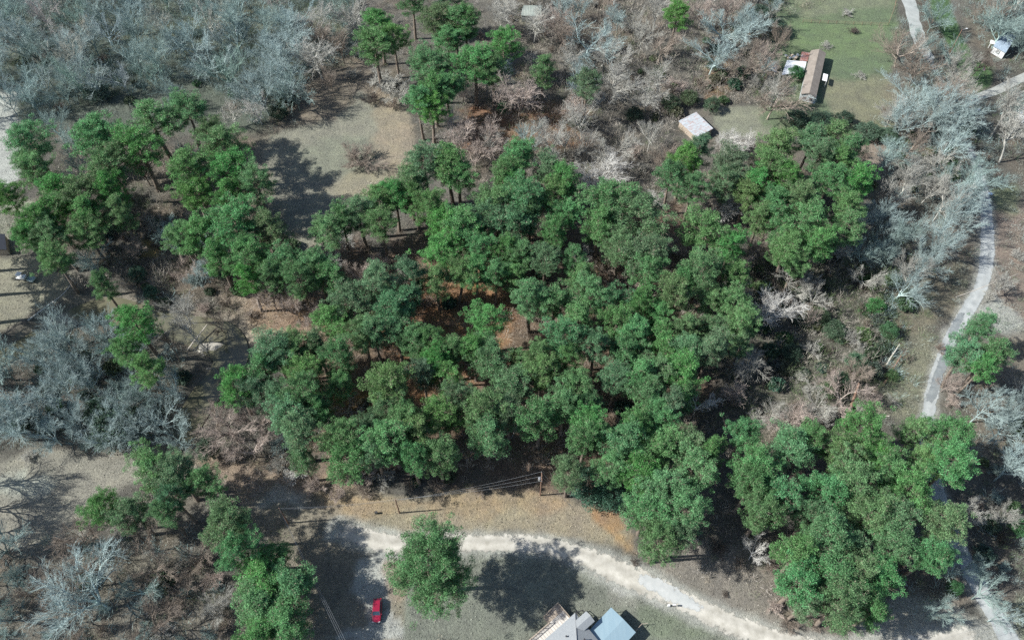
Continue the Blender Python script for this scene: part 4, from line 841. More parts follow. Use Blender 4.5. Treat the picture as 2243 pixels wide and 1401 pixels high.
def add_thicket():
    X = []; Y = []
    for poly, dn in ((FILLS[0][0], .26), (FILLS[1][0], .2), (FILLS[2][0], .13), (FILLS[3][0], .22), ([(1540,560),(1900,560),(1990,640),(1980,850),(1900,920),(1560,960),(1560,760)], .26), (FILLS[5][0], .12), ([(-60,1180),(480,1180),(500,1420),(-60,1420)], .14), ([(90,560),(300,560),(620,600),(700,660),(560,700),(540,760),(300,700),(150,640)], .14), ([(100,740),(420,780),(400,900),(100,860)], .1), ([(1900,640),(2080,640),(2030,780),(1980,900),(1880,920)], .07), ([(600,170),(720,60),(800,60),(790,170),(700,220)], .12), ([(1680,960),(2243,900),(2243,1340),(1740,1340)], .05), ([(640,560),(1500,440),(1600,560),(1560,960),(1300,1060),(700,1060)], .06), ([(430,880),(600,890),(640,1040),(480,1020)], .10)):
        x, y = scatter(poly, dn, 1.0); k = np.ones(len(x), bool)
        for q in CLEARZ: k &= sdf_poly(x, y, q) > 1.5
        X.append(x[k]); Y.append(y[k])
    x = np.concatenate(X); y = np.concatenate(Y); n = len(x); nt = 50; ht = NR.uniform(1.6, 5.8, n)
    o = NR.normal(size=(n, nt, 3)); o[..., :2] *= .45; o[..., 2] = 1; o = unit(o)
    c = np.stack([x, y, hgt(x, y)], 1)[:, None, :] + o * (NR.uniform(0, .6, (n, nt)) * ht[:, None])[..., None] + NR.normal(size=(n, nt, 3)) * np.array([.25, .25, 0])
    ppx, ppy = to_px(x, y, 0); cool = (((ppx < 800) & (ppy < 320)) | ((ppx < 430) & (ppy > 650)) | (ppx > 1930))[:, None]
    b = np.where(cool, np.array([[.28, .375, .365]]), np.array([[.39, .36, .31]])) * NR.uniform(.65, 1.35, (n, 1))
    green = (NR.random(n) < np.where((ppx > 1500) & (ppy > 520), .5, .15))[:, None]; b = np.where(green, np.array([[.13, .18, .09]]), b)
    o2 = unit(o + NR.normal(size=o.shape) * .3)
    v, f = kites(c.reshape(-1, 3), o2.reshape(-1, 3), (ht[:, None] * NR.uniform(.25, .5, (n, nt))).ravel(), NR.uniform(.03, .055, n * nt), NR)
    cols = np.repeat(np.concatenate([np.repeat(b, nt, 0), np.ones((n * nt, 1))], 1), 4, 0)
    tag(link('thicket', new_mesh('thicket', v, f, M_BRUSH, cols=cols)), kind='stuff', label='thin leafless saplings and canes filling the bare wood', cat='undergrowth')
add_brush(); add_litter(); add_thicket()

# ------------------------------------------------------------------ buildings and objects people made
def v2(a): return Vector((a.x, a.y))
def gable(root, c4, z0, ze, zr, mw, mr, ridge_ends=None, inset=.3, over=.0, thick=.12, open_walls=False):
    """c4: eave corners in plan, in order; the ridge joins the middle of side c0-c1 to the middle of side c2-c3"""
    c = [v2(q) for q in c4]; m0 = (c[0] + c[1]) / 2; m1 = (c[3] + c[2]) / 2
    cen = sum(c, Vector((0, 0))) / 4
    if sum((c[i].x * c[(i + 1) % 4].y - c[(i + 1) % 4].x * c[i].y) for i in range(4)) < 0: flip = True
    else: flip = False
    r = MB()
    for (a, b, ma, mb) in ((c[0], c[3], m0, m1), (c[2], c[1], m1, m0)):
        top = [(a.x, a.y, ze), (b.x, b.y, ze), (mb.x, mb.y, zr), (ma.x, ma.y, zr)]
        lo = [(x, y, z - thick) for x, y, z in top]
        r.face(top); r.face(lo[::-1])
        for i in range(4):
            j = (i + 1) % 4
            if i == 2: continue
            r.face([lo[i], lo[j], top[j], top[i]])
    ro = r.build('roof', mr, root)
    if not open_walls:
        k = [q + (cen - q).normalized() * inset * 1.4 for q in c]; n0 = m0 + (cen - m0).normalized() * inset; n1 = m1 + (cen - m1).normalized() * inset
        w_ = MB(); zt = ze - thick + inset * .3
        for a, b in ((k[0], k[3]), (k[1], k[2])): w_.face([(a.x, a.y, z0), (b.x, b.y, z0), (b.x, b.y, zt), (a.x, a.y, zt)])
        for a, b, n in ((k[0], k[1], n0), (k[3], k[2], n1)):
            w_.face([(a.x, a.y, z0), (b.x, b.y, z0), (b.x, b.y, zt), (n.x, n.y, zr - thick - .02), (a.x, a.y, zt)])
        w_.build('wall', mw, root)
        return ro, k
    return ro, c
def opening(root, a, b, f, wdt, z, h, name='window', out=1):
    """a window or door on the wall a-b at fraction f"""
    a, b = v2(a) if len(a) == 3 else a, v2(b) if len(b) == 3 else b
    d = (b - a).normalized(); n = Vector((d.y, -d.x)) * out; p = a + (b - a) * f + n * .03
    ang = math.atan2(d.y, d.x); w_ = MB(); w_.box((p.x, p.y, z + h / 2), (wdt + .16, .06, h + .16), ang)
    o = w_.build(name, M_WHITE, root)
    g_ = MB(); p2 = p + n * .035; g_.box((p2.x, p2.y, z + h / 2), (wdt, .02, h), ang); g_.build('pane' if name == 'window' else 'panel', M_GLASS if name == 'window' else M_WOOD, o)
def angle_of(a, b): return math.atan2(b.y - a.y, b.x - a.x)
def flat_roof(root, pts, z, thick, mat, name='roof'):
    m = MB(); q = [(p.x, p.y) for p in pts]
    if sum(q[i][0] * q[(i + 1) % len(q)][1] - q[(i + 1) % len(q)][0] * q[i][1] for i in range(len(q))) < 0: q = q[::-1]
    zz = z if isinstance(z, list) else [z] * len(q); m.prism(q, [a - thick for a in zz], zz); return m.build(name, mat, root)

# --- house with deck and porch roof at the bottom edge
root = thing('house', 'grey shingled house with pale wooden deck, cut by the bottom edge of the photo', 'house')
N0 = P(1259.7, 1341, 3.2); A0 = P(1191.5, 1401, 3.2); U = v2(A0 - N0).normalized(); Vv = Vector((-U.y, U.x))
if (P(1306, 1401, 3.2) - N0).to_2d().dot(Vv) < 0: Vv = -Vv
O = v2(N0)
def hp(u, v, z=0): q = O + U * u + Vv * v; return Vector((q.x, q.y, z))
roof_m = mat_noise('grey_shingles', (0.23, 0.25, 0.265), (0.33, 0.35, 0.36), 5, 0.95, 0.4, stretch=(1, 1, 1), bscale=7, detail=8)
r = MB(); E = [hp(0, 0, 3.2), hp(16, 0, 3.2), hp(16, 8.6, 3.2), hp(0, 8.6, 3.2)]; K = [hp(3.6, 4.3, 4.9), hp(12.4, 4.3, 4.9)]
for f in ([E[0], E[1], K[1], K[0]], [E[2], E[3], K[0], K[1]], [E[3], E[0], K[0]], [E[1], E[2], K[1]]): r.face([tuple(q) for q in f])
r.face([tuple(q - Vector((0, 0, .18))) for q in E])
for i in range(4): a, b = E[i], E[(i + 1) % 4]; r.face([tuple(a), tuple(b), tuple(b - Vector((0, 0, .18))), tuple(a - Vector((0, 0, .18)))])
house_roof = r.build('roof', roof_m, root)
for u, v, z in ((4.4, 2.3, 4.05), (7.5, 2.6, 4.2), (2.2, 4.9, 4.3)):
    m = MB(); a = hp(u, v, z - .1); m.tube(tuple(a), (a.x, a.y, z + .45), .11, n=10); m.tube((a.x, a.y, z + .42), (a.x, a.y, z + .5), .17, n=10); m.build('vent_pipe', M_DARK, house_roof)
m = MB()
for a, b in ((E[0], K[0]), (E[3], K[0]), (K[0], K[1])): m.tube(tuple(a + Vector((0, 0, .02))), tuple(b + Vector((0, 0, .02))), .09, n=5)
m.build('ridge_cap', mat_noise('ridge_shingle', (.17, .18, .19), (.24, .25, .26), 4, .95), house_roof)
w_ = MB(); q = [hp(.4, .4), hp(.4, 8.2), hp(15.6, 8.2), hp(15.6, .4)]
qq = [(a.x, a.y) for a in q]
if sum(qq[i][0] * qq[(i + 1) % 4][1] - qq[(i + 1) % 4][0] * qq[i][1] for i in range(4)) < 0: qq = qq[::-1]
w_.prism(qq, -.3, 3.0); w_.build('wall', mat_ribbed('beige_siding', (0.5, 0.47, 0.41), (0.56, 0.53, 0.47), 0, .2), root)
# small gabled roof over the side door
G = [hp(1.0, 1.2, 3.75), hp(-1.7, 1.2, 3.75), hp(-1.7, 3.6, 3.75), hp(1.0, 3.6, 3.75)]
pr = MB(); r0, r1 = hp(1.9, 2.4, 4.25), hp(-1.7, 2.4, 4.25)
for f in ([G[0], G[1], r1, r0], [G[2], G[3], r0, r1], [G[1], G[2], r1]): pr.face([tuple(q) for q in f])
for a, b in ((G[0], G[1]), (G[1], G[2]), (G[2], G[3])): pr.face([tuple(a), tuple(b), tuple(b - Vector((0, 0, .35))), tuple(a - Vector((0, 0, .35)))])
pr.build('porch_roof', roof_m, root)
for v in (1.4, 3.4): pp = MB(); a = hp(-1.5, v); pp.tube((a.x, a.y, -.3), (a.x, a.y, 3.6), .07); pp.build('porch_post', M_WHITE, root)
opening(root, hp(.4, .4), hp(.4, 8.2), .5, 1.2, 1.3, 1.1, out=1)
# deck
deckm = mat_ribbed('deck_boards', (0.50, 0.47, 0.43), (0.60, 0.57, 0.52), -math.atan2(U.y, U.x), .6, 0.9, 0, lines=(0.25, 0.22, 0.2), depth=.02)
d = MB(); q = [hp(.9, -2.1), hp(.9, .35), hp(15.5, .35), hp(15.5, -2.1)]; qq = [(a.x, a.y) for a in q]
if sum(qq[i][0] * qq[(i + 1) % 4][1] - qq[(i + 1) % 4][0] * qq[i][1] for i in range(4)) < 0: qq = qq[::-1]
d.prism(qq, .82, .95); d.build('deck', deckm, root)
for u in range(1, 15, 3):
    for v in (-1.95, -.2): l = MB(); a = hp(u, v); l.tube((a.x, a.y, -.3), (a.x, a.y, .82), .08); l.build('deck_post', M_WOOD, root)
def railing(pts, z=.95, h=1.0, name='railing', mat=M_WOOD):
    m = MB()
    for a, b in zip(pts[:-1], pts[1:]):
        za, zb = (a.z or z), (b.z or z); L = (b - a).to_2d().length; n = max(1, int(L / 1.5))
        for i in range(n + 1):
            t = i / n; p = a.lerp(b, t); zz = za + (zb - za) * t; m.box((p.x, p.y, zz + h / 2), (.1, .1, h), angle_of(a, b))
        for zz in (.15, h): m.tube((a.x, a.y, za + zz), (b.x, b.y, zb + zz), .05 if zz < h else .075, n=4)
        k = int(L / .22)
        for i in range(k): p = a.lerp(b, (i + .5) / k); zz = za + (zb - za) * (i + .5) / k; m.box((p.x, p.y, zz + h / 2), (.03, .03, h - .1), angle_of(a, b))
    return m.build(name, mat, root)
railing([hp(15.4, -2.0, .95), hp(4.6, -2.0, .95)]); railing([hp(1.0, -2.0, .95), hp(1.0, .3, .95)]); railing([hp(1.0, -3.7, .95), hp(1.0, -2.0, .95)]); railing([hp(4.6, -3.7, .3), hp(1.0, -3.7, .95)])
st_ = MB(); q = [hp(.9, -3.8), hp(.9, -2.12), hp(2.3, -2.12), hp(2.3, -3.8)]; qq = [(a.x, a.y) for a in q]
if sum(qq[i][0] * qq[(i + 1) % 4][1] - qq[(i + 1) % 4][0] * qq[i][1] for i in range(4)) < 0: qq = qq[::-1]
st_.prism(qq, .80, .94)
for i in range(6): a = hp(2.5 + i * .4, -2.95); st_.box((a.x, a.y, .82 - i * .15), (.38, 1.6, .06), math.atan2(U.y, U.x))
st_.build('stairs', M_WOOD, root)
ft = MB(); ring = [hp(-.8, -.3, 0), hp(-2.0, .2, 0), hp(-2.2, 1.4, 0), hp(-1.2, 2.0, 0), hp(-.3, 1.0, 0)]  # dark frame added in place of the shadow of deck and rail
for a, b in zip(ring, ring[1:] + ring[:1]):
    ft.tube((a.x, a.y, .9), (b.x, b.y, .9), .07, n=4); ft.tube((a.x, a.y, 0), (a.x, a.y, .9), .06, n=4); ft.tube((a.x, a.y, .45), (b.x, b.y, .45), .04, n=4)
fo = ft.build('rail_shadow_frame', M_DARK); tag(fo, 'black frame standing in for the rail shadow by the end of the wooden deck', 'frame')

# --- carport with blue-grey metal roof
root = thing('carport', 'open carport with smooth blue-grey metal roof beside the shingled house', 'carport')
CN = P(1338.6, 1329, 2.3); CE = P(1392.8, 1383.7, 2.3); cv = v2(CE - CN); cu = Vector((cv.y, -cv.x)).normalized()
if cu.dot(U) < 0: cu = -cu
c4 = [CN, CE, CE + Vector((cu.x, cu.y, 0)) * 7.2, CN + Vector((cu.x, cu.y, 0)) * 7.2]
gable(root, c4, 0, 2.3, 2.62, None, mat_ribbed('blue_grey_sheet', (0.26, 0.37, 0.43), (0.29, 0.40, 0.455), 0, 1.2, .4, .15, depth=.004), open_walls=True, thick=.1)
for a in (c4[0].lerp(c4[2], .04), c4[1].lerp(c4[3], .04), c4[2].lerp(c4[0], .04), c4[3].lerp(c4[1], .04)):
    m = MB(); m.tube((a.x, a.y, -.3), (a.x, a.y, 2.22), .06); m.build('post', M_STEEL, root)
a = c4[1]; m = MB(); m.tube((a.x - .2, a.y + .2, .9), (a.x + 1.5, a.y + 1.9, .9), .05, n=5); m.tube((a.x + 1.5, a.y + 1.9, .9), (a.x + 2.6, a.y + 2.0, .9), .05, n=5)
for dx, dy in ((.4, .8), (1.5, 1.9), (2.6, 2.0)): m.tube((a.x + dx, a.y + dy, -.1), (a.x + dx, a.y + dy, .95), .05, n=5)
tag(m.build('rail_fence', M_WOOD), 'short crooked rail fence running out from the carport corner', 'fence')

# --- long brown-roofed home in the lawn
root = thing('mobile_home', 'long narrow home with brown shingle roof on the green lawn', 'house')
zE, zR = 2.9, 3.9
nw, ne, se, sw = P(1775.9, 110.6, zE), P(1809.3, 116.3, zE), P(1787.6, 214.0, zE), P(1754.0, 206.0, zE)
brown = mat_noise('brown_shingles', (0.20, 0.175, 0.15), (0.29, 0.255, 0.22), 0.6, .95, .4, bscale=6, detail=9)
ro, k = gable(root, [nw, ne, se, sw], -.1, zE, zR, mat_ribbed('white_siding', (0.52, 0.57, 0.58), (0.62, 0.66, 0.66), 0, .25, .7, 0), brown, inset=.25)
for f in (.15, .32, .52, .7, .88): opening(root, k[1], k[2], f, 1.1, 1.2, .9, out=-1)
for f in (.3, .72): opening(root, k[3], k[2], f, .9, 1.2, .9, out=1)
opening(root, k[1], k[2], .44, .95, .3, 2.0, 'door', out=-1)
# awning over the side door with its posts
aw = [P(1803.9, 160.8, 2.5), P(1813.8, 163.7, 2.5), P(1811.0, 178.5, 2.5), P(1801.0, 175.7, 2.5)]
a_o = flat_roof(root, aw, 2.5, .08, M_WHITE, 'awning')
for p in (aw[1], aw[2]): m = MB(); m.tube((p.x - .1, p.y, -.1), (p.x - .1, p.y, 2.42), .05); m.build('post', M_WHITE, a_o)
sk = MB(); a, b = P(1752.5, 211.0, .5), P(1783, 219.5, .5); n_ = (b - a).normalized()
m = MB(); m.box(tuple((a + b) / 2 + Vector((0, -.9, .0))), ((b - a).length, 1.7, .16), angle_of(a, b)); m.box(tuple((a + b) / 2 + Vector((0, -.9, 1.75))), ((b - a).length, 1.8, .08), angle_of(a, b))
for t in (.02, .5, .98): p = a.lerp(b, t) + Vector((0, -1.6, 0)); m.tube((p.x, p.y, -.1), (p.x, p.y, 2.25), .05)
m.build('porch', mat_noise('porch_teal_white', (0.35, 0.47, 0.47), (0.66, 0.72, 0.72), 1.2, .7), root)
# lean-to roofs
lat = MB(); q4 = [P(1756.5, 113.4, 2.5), P(1774.8, 114.5, 2.7), P(1769, 133.4, 2.7), P(1752, 133.4, 2.5)]
flat_roof(root, q4, 2.5, .06, mat_ribbed('rusted_squares', (0.55, 0.5, 0.5), (0.62, 0.56, 0.56), .2, .9, .6, .2, rust=(.30, .13, .10), rust_amt=1.1), 'lattice_roof')
whitem = mat_ribbed('white_sheet_roof', (0.72, 0.75, 0.77), (0.82, 0.84, 0.85), 1.2, .8, .35, .1, depth=.02)
pr = flat_roof(root, [P(1724, 132, 2.45), P(1767.2, 133.6, 2.75), P(1762.0, 155.5, 2.75), P(1712, 164.5, 2.45)], 2.45, .06, whitem, 'patio_roof')
for p in (P(1724, 132, 0), P(1712, 164.5, 0), P(1738, 160, 0)): m = MB(); m.tube((p.x + .2, p.y, -.2), (p.x + .2, p.y, 2.4), .05); m.build('post', M_WOOD, pr)
root = thing('garden_shed', 'small grey-roofed shed at the edge of the trees beside the patio roof', 'shed')
s4 = [P(1690, 136, 2.3), P(1704, 137.5, 2.3), P(1701, 159, 2.3), P(1681, 155, 2.3)]
gable(root, s4, -.1, 2.2, 2.7, M_WOOD, mat_noise('grey_roofing', (0.24, 0.26, 0.29), (0.34, 0.36, 0.39), 2, .9), inset=.12)
m = MB(); 
for i in range(7): a = P(1722 + i * 4.2, 122 + (i % 3) * 3, .4); m.box((a.x, a.y, .35), (rnd.uniform(.7, 1.4), rnd.uniform(.4, .9), rnd.uniform(.4, .9)), rnd.uniform(0, 3), mi=i % 2)
tag(m.build('scrap_heap', [M_STEEL, M_WOOD]), 'heap of discarded boards and metal above the white patio roof', 'heap')

# --- rusty sheet-metal shed
root = thing('metal_shed', 'square shed with pale sheet-metal roof streaked with rust', 'shed')
t_, r_, b_, l_ = P(1525, 244.8, 2.6), P(1562.3, 282, 2.4), P(1526, 302, 2.4), P(1486, 264.6, 2.6)
rr_ = angle_of(t_, r_)
flat_roof(root, [t_, r_, b_, l_], 2.5, .07, mat_ribbed('rusty_sheet', (0.44, 0.48, 0.50), (0.56, 0.60, 0.62), math.pi / 2 - rr_ + math.pi / 2, .9, .6, .2, rust=(.44, .30, .27), rust_amt=.5, depth=.03))
cen = (t_ + r_ + b_ + l_) / 4; m = MB(); q = [(cen.lerp(p, .93)) for p in (t_, l_, b_, r_)]
m.prism([(p.x, p.y) for p in q], -.3, 2.40); m.build('wall', M_WOOD, root)

# --- pale metal building at the top edge
root = thing('metal_building', 'low pale green-grey metal building at the top edge behind bare trunks', 'building')
s4 = [P(1141, 34, 2.4), P(1147, 12, 2.4), P(1186, 12, 2.4), P(1185, 37, 2.4)]
gable(root, s4, -.1, 2.4, 3.0, M_CONC, mat_ribbed('pale_green_sheet', (0.27, 0.31, 0.28), (0.36, 0.39, 0.35), 0, .8, .6, .1), inset=.15)
# --- blue-grey house among the bare trees, top right
root = thing('cottage', 'small house with blue-grey roof and white gable under bare branches', 'house')
s4 = [P(2176, 101, 2.8), P(2202, 66, 2.8), P(2226, 80, 2.8), P(2203, 116, 2.8)]
_, k = gable(root, s4, -.1, 2.8, 4.4, M_WHITE, mat_noise('blue_grey_roofing', (0.20, 0.26, 0.33), (0.30, 0.37, 0.45), 2, .8), inset=.3)
opening(root, k[0], k[3], .5, 1.2, 1.0, 1.1, out=-1)
m = MB(); a = P(2172, 92, 2.5); 
for i in range(3): m.box((a.x + i * 1.5, a.y - i * .8, 1.25), (.14, .14, 2.5), .4)
m.box((a.x + 1.5, a.y - .8, 2.5), (4.2, 1.9, .12), -.49); m.build('porch', M_WHITE, root)
# --- dark-roofed hut at the far left edge
root = thing('hut', 'dark flat-topped hut cut by the edge beside the pale ground', 'hut')
s4 = [P(-16, 513, 2.4), P(10, 512, 2.4), P(14, 546, 2.4), P(-16, 549, 2.4)]
gable(root, s4, -.2, 2.3, 2.6, M_WOOD, mat_noise('tarred_roof', (0.02, 0.025, 0.035), (0.035, 0.04, 0.055), 2, .8), inset=.12)
# --- white camper on the right edge
def loft_body(mb, secs, mi=0):
    """secs: list of (y, [(x,z)...]) closed rings with equal counts"""
    n = len(secs[0][1]); b = len(mb.v)
    for y, ring in secs: mb.v += [(x, y, z) for x, z in ring]
    for i in range(len(secs) - 1):
        for j in range(n): k_ = (j + 1) % n; mb.f.append((b + i * n + j, b + i * n + k_, b + (i + 1) * n + k_, b + (i + 1) * n + j)); mb.m.append(mi)
    mb.f.append(tuple(b + j for j in reversed(range(n)))); mb.m.append(mi); e = b + (len(secs) - 1) * n; mb.f.append(tuple(e + j for j in range(n))); mb.m.append(mi)
p = P(2236, 253, 1.2); root = thing('camper_trailer', 'rounded white camper trailer at the right edge beneath tall bare trunks', 'trailer', (p.x, p.y, h1(p.x, p.y)), R(-25))
m = MB(); ring = lambda s_, z0, z1: [(-1.15 * s_, z0), (1.15 * s_, z0), (1.2 * s_, (z0 + z1) / 2), (1.0 * s_, z1), (-1.0 * s_, z1), (-1.2 * s_, (z0 + z1) / 2)]
loft_body(m, [(-2.9, ring(.8, .9, 2.0)), (-2.5, ring(1, .55, 2.5)), (2.3, ring(1, .55, 2.6)), (2.8, ring(.85, .8, 2.1))]); m.build('body', M_WHITE, root, smooth=False, bevel=.08)
for s_ in (-1, 1):
    m = MB(); m.tube((s_ * 1.0, 0, .35), (s_ * 1.22, 0, .35), .35, n=14); m.build('wheel', M_DARK, root)
    m = MB(); m.box((s_ * 1.21, 1.0, 1.75), (.03, 1.0, .55)); m.build('window', M_GLASS, root)
m = MB(); m.tube((0, 2.6, .5), (0, 3.8, .45), .05); m.build('hitch', M_DARK, root)

# --- red car
def make_car():
    p = P(826.5, 1337.5, 0); root = thing('parked_car', 'dark red car parked in the tree-shaded dirt drive', 'car', (p.x, p.y, h1(p.x, p.y) + .02), R(182))
    paint = mat_noise('dark_red_paint', (0.24, 0.006, 0.028), (0.31, 0.009, 0.036), 1.0, .28, coat=.8, spec=.5)
    def ring(wd, z0, z1, tuck=.9): return [(-wd * .92, z0), (wd * .92, z0), (wd, z0 + .2), (wd * .99, (z0 + z1) / 2), (wd * tuck, z1), (wd * .5, z1 + .03), (-wd * .5, z1 + .03), (-wd * tuck, z1), (-wd * .99, (z0 + z1) / 2), (-wd, z0 + .2)]
    m = MB(); loft_body(m, [(-2.22, ring(.74, .42, .78)), (-2.1, ring(.86, .3, .92)), (-1.3, ring(.93, .24, 1.0)), (0, ring(.94, .22, 1.02)), (1.0, ring(.93, .24, 1.0)), (1.6, ring(.90, .26, .94)), (2.1, ring(.82, .32, .80)), (2.25, ring(.68, .42, .68))])
    body = m.build('body', paint, root, smooth=True, bevel=.03)
    gl = lambda wb, wt, zb, zt: [(-wb, zb), (wb, zb), (wt, zt), (-wt, zt)]
    m = MB(); loft_body(m, [(-1.95, gl(.76, .74, .96, 1.0)), (-1.65, gl(.80, .64, .98, 1.44)), (.35, gl(.82, .66, .98, 1.47)), (1.05, gl(.80, .74, .98, 1.02))]); m.build('windows', M_GLASS, root, smooth=False)
    m = MB(); loft_body(m, [(-1.72, gl(.62, .6, 1.40, 1.44)), (-1.5, gl(.66, .63, 1.43, 1.50)), (-.6, gl(.67, .64, 1.45, 1.53)), (.2, gl(.67, .63, 1.45, 1.52)), (.42, gl(.64, .6, 1.42, 1.47))]); m.build('roof', paint, root, bevel=.02)
    for s_ in (-1, 1):
        for a_, b_, r_p in (((.80, 1.02), (.66, .40), .035), ((.82, -.5), (.67, -.5), .04), ((.78, -1.93), (.64, -1.66), .06)):
            m = MB(); m.tube((s_ * a_[0], a_[1], 1.0), (s_ * b_[0], b_[1], 1.46), r_p, n=5); m.build('pillar', paint, root)
    for s_ in (-1, 1):
        for y in (-1.35, 1.4):
            w = MB(); w.tube((s_ * .72, y, .33), (s_ * .95, y, .33), .33, n=20); wo = w.build('wheel', M_DARK, root); w = MB(); w.tube((s_ * .95, y, .33), (s_ * .965, y, .33), .2, n=12); w.build('hubcap', M_STEEL, wo)
        h = MB(); h.box((s_ * .60, 2.17, .66), (.34, .16, .16), -.2 * s_); h.build('headlight', M_WHITE, root, bevel=.02)
        t = MB(); t.box((s_ * .64, -2.15, .80), (.26, .14, .2)); t.build('tail_light', mat_noise('tail_red', (.3, .01, .01), (.4, .02, .02), 2, .3), root)
        k_ = MB(); k_.box((s_ * .98, .85, 1.02), (.2, .12, .14)); k_.build('mirror', paint, root, bevel=.02)
    b = MB(); b.box((0, 2.24, .42), (1.3, .10, .14)); b.build('bumper', M_STEEL, root, bevel=.02)
    b = MB(); b.box((0, 2.245, .60), (.6, .06, .12)); b.build('grille', M_DARK, root)
    b = MB(); b.box((0, -2.24, .52), (.5, .03, .14)); b.build('number_plate', M_WHITE, root)
make_car()

# --- small white utility cart and a grey one in the shade, far left
p = P(48, 608, .6); root = thing('utility_cart', 'small white open utility cart standing in deep tree shade', 'cart', (p.x, p.y, h1(p.x, p.y)), R(80))
m = MB(); m.box((0, 0, .6), (1.3, 2.4, .3)); m.box((0, -.8, .95), (1.3, .8, .35)); m.build('body', M_WHITE, root, bevel=.06)
m = MB(); m.box((0, .2, 1.85), (1.3, 1.3, .06)); m.build('canopy', M_WHITE, root, bevel=.03)
for x in (-.58, .58):
    for y in (-.35, .75): m = MB(); m.tube((x, y, .7), (x, y, 1.83), .03, n=5); m.build('post', M_DARK, root)
    for y in (-.9, .85): m = MB(); m.tube((x * .95, y, .3), (x * 1.25, y, .3), .3, n=14); m.build('wheel', M_DARK, root)
p = P(70, 613, .5); root = thing('garden_trailer', 'small grey-green garden trailer beside the white utility cart', 'trailer', (p.x, p.y, h1(p.x, p.y)), R(70))
m = MB(); m.box((0, 0, .55), (1.5, 1.9, .08))
for s_ in (-1, 1): m.box((s_ * .74, 0, .75), (.05, 1.9, .4)); 
m.box((0, .93, .75), (1.5, .05, .4)); m.box((0, -.93, .75), (1.5, .05, .4)); m.build('box', mat_noise('grey_green_paint', (.28, .38, .38), (.36, .45, .45), 2, .7), root)
for s_ in (-1, 1): m = MB(); m.tube((s_ * .8, 0, .3), (s_ * .95, 0, .3), .3, n=14); m.build('wheel', M_DARK, root)
m = MB(); m.tube((0, .9, .5), (0, 2.0, .4), .04); m.build('drawbar', M_DARK, root)
# --- white retaining kerb along the creek
wm = MB(); pts = smooth_path([(*P(a, b)[:2], 0) for a, b in ((152, 606), (159, 617), (152, 630), (138, 646), (120, 660), (95, 678), (62, 702))], 5)
for a, b in zip(pts[:-1], pts[1:]):
    a3 = Vector((a[0], a[1], 0)); b3 = Vector((b[0], b[1], 0)); c_ = (a3 + b3) / 2; wm.box((c_.x, c_.y, -.6), ((b3 - a3).length + .12, .26, 1.8), angle_of(a3, b3))
tag(wm.build('retaining_wall', mat_noise('white_concrete', (.42, .42, .38), (.6, .6, .56), 1.5, .85)), 'curved white concrete retaining wall above the creek pool', 'wall')

# --- mailbox, pedestal, flagpole, bins
p = P(1475, 1326); z = h1(p.x, p.y); root = thing('mailbox', 'roadside mailbox on a wooden post at the edge of the grey road patch', 'mailbox', (p.x, p.y, z))
m = MB(); m.box((0, 0, .55), (.12, .12, 1.2)); m.build('post', M_WOOD, root); m = MB(); m.tube((-.3, 0, 1.22), (.3, 0, 1.22), .16, n=12); m.box((0, 0, 1.13), (.6, .32, .16)); m.build('box', M_WHITE, root); m = MB(); m.box((.1, -.19, 1.32), (.05, .03, .2)); m.build('flag', mat_noise('flag_red', (.4, .02, .02), (.5, .03, .03), 3, .6), root)
m = MB(); m.box((-.9, .05, .35), (.4, .35, .7)); tag(m.build('bin', M_WHITE), 'squat white bin standing beside the roadside mailbox', 'bin').location = (p.x, p.y, z)
p = P(825, 1124); root = thing('utility_pedestal', 'dark green utility pedestal standing alone on the tan grass', 'pedestal', (p.x, p.y, h1(p.x, p.y)))
m = MB(); m.box((0, 0, .35), (.5, .4, .8)); m.build('cabinet', mat_noise('pedestal_green', (.02, .04, .03), (.035, .06, .05), 3, .6), root, bevel=.04); m = MB(); m.box((0, 0, .78), (.56, .46, .06)); m.build('lid', M_DARK, root)
p = P(2166, 429); root = thing('barrel', 'blue plastic barrel on the grass where the paved road bends', 'barrel', (p.x, p.y, h1(p.x, p.y)))
bl = mat_noise('blue_plastic', (.03, .10, .32), (.05, .14, .40), 2, .4); m = MB(); m.tube((-.45, 0, .45), (.45, 0, .45), .32, n=16); m.build('drum', bl, root, bevel=.03); 
for x_ in (-.3, .25): m = MB(); m.tube((x_, 0, .45), (x_ + .05, 0, .45), .34, n=16); m.build('hoop', bl, root)
p = P(2137, 247); root = thing('propane_tank', 'short white gas tank on the ground under the bare trees', 'tank', (p.x, p.y, h1(p.x, p.y)), .5)
m = MB(); m.tube((-.9, 0, .75), (.9, 0, .75), .5, n=16); m.tube((-1.15, 0, .75), (-.9, 0, .75), .25, .5, n=16); m.tube((.9, 0, .75), (1.15, 0, .75), .5, .25, n=16); m.build('tank', M_WHITE, root, smooth=False); 
for x_ in (-.5, .5): m = MB(); m.box((x_, 0, .15), (.15, .7, .4)); m.build('foot', M_DARK, root)
p = P(2131, 189); z = h1(p.x, p.y); root = thing('flagpole', 'thin flagpole with a red and white flag on the bright lawn', 'flagpole', (p.x, p.y, z))
m = MB(); m.tube((0, 0, -.2), (0, 0, 7.2), .07, .04, n=8); m.build('pole', M_STEEL, root)
fl = MB()
for i in range(5):
    for j in range(6): fl.box((.12 + .13 * i + .06, .03 * math.sin(i * 1.3), 7.0 - .17 * j - .12 * i), (.14, .02, .17), 0, mi=j % 2)
fl.build('flag', [mat_noise('flag_stripe_red', (.45, .05, .05), (.55, .08, .07), 3, .8), M_WHITE], root)
p = P(520, 74); root = thing('water_heater', 'discarded white cylinder standing in the grey wood', 'tank', (p.x, p.y, h1(p.x, p.y)))
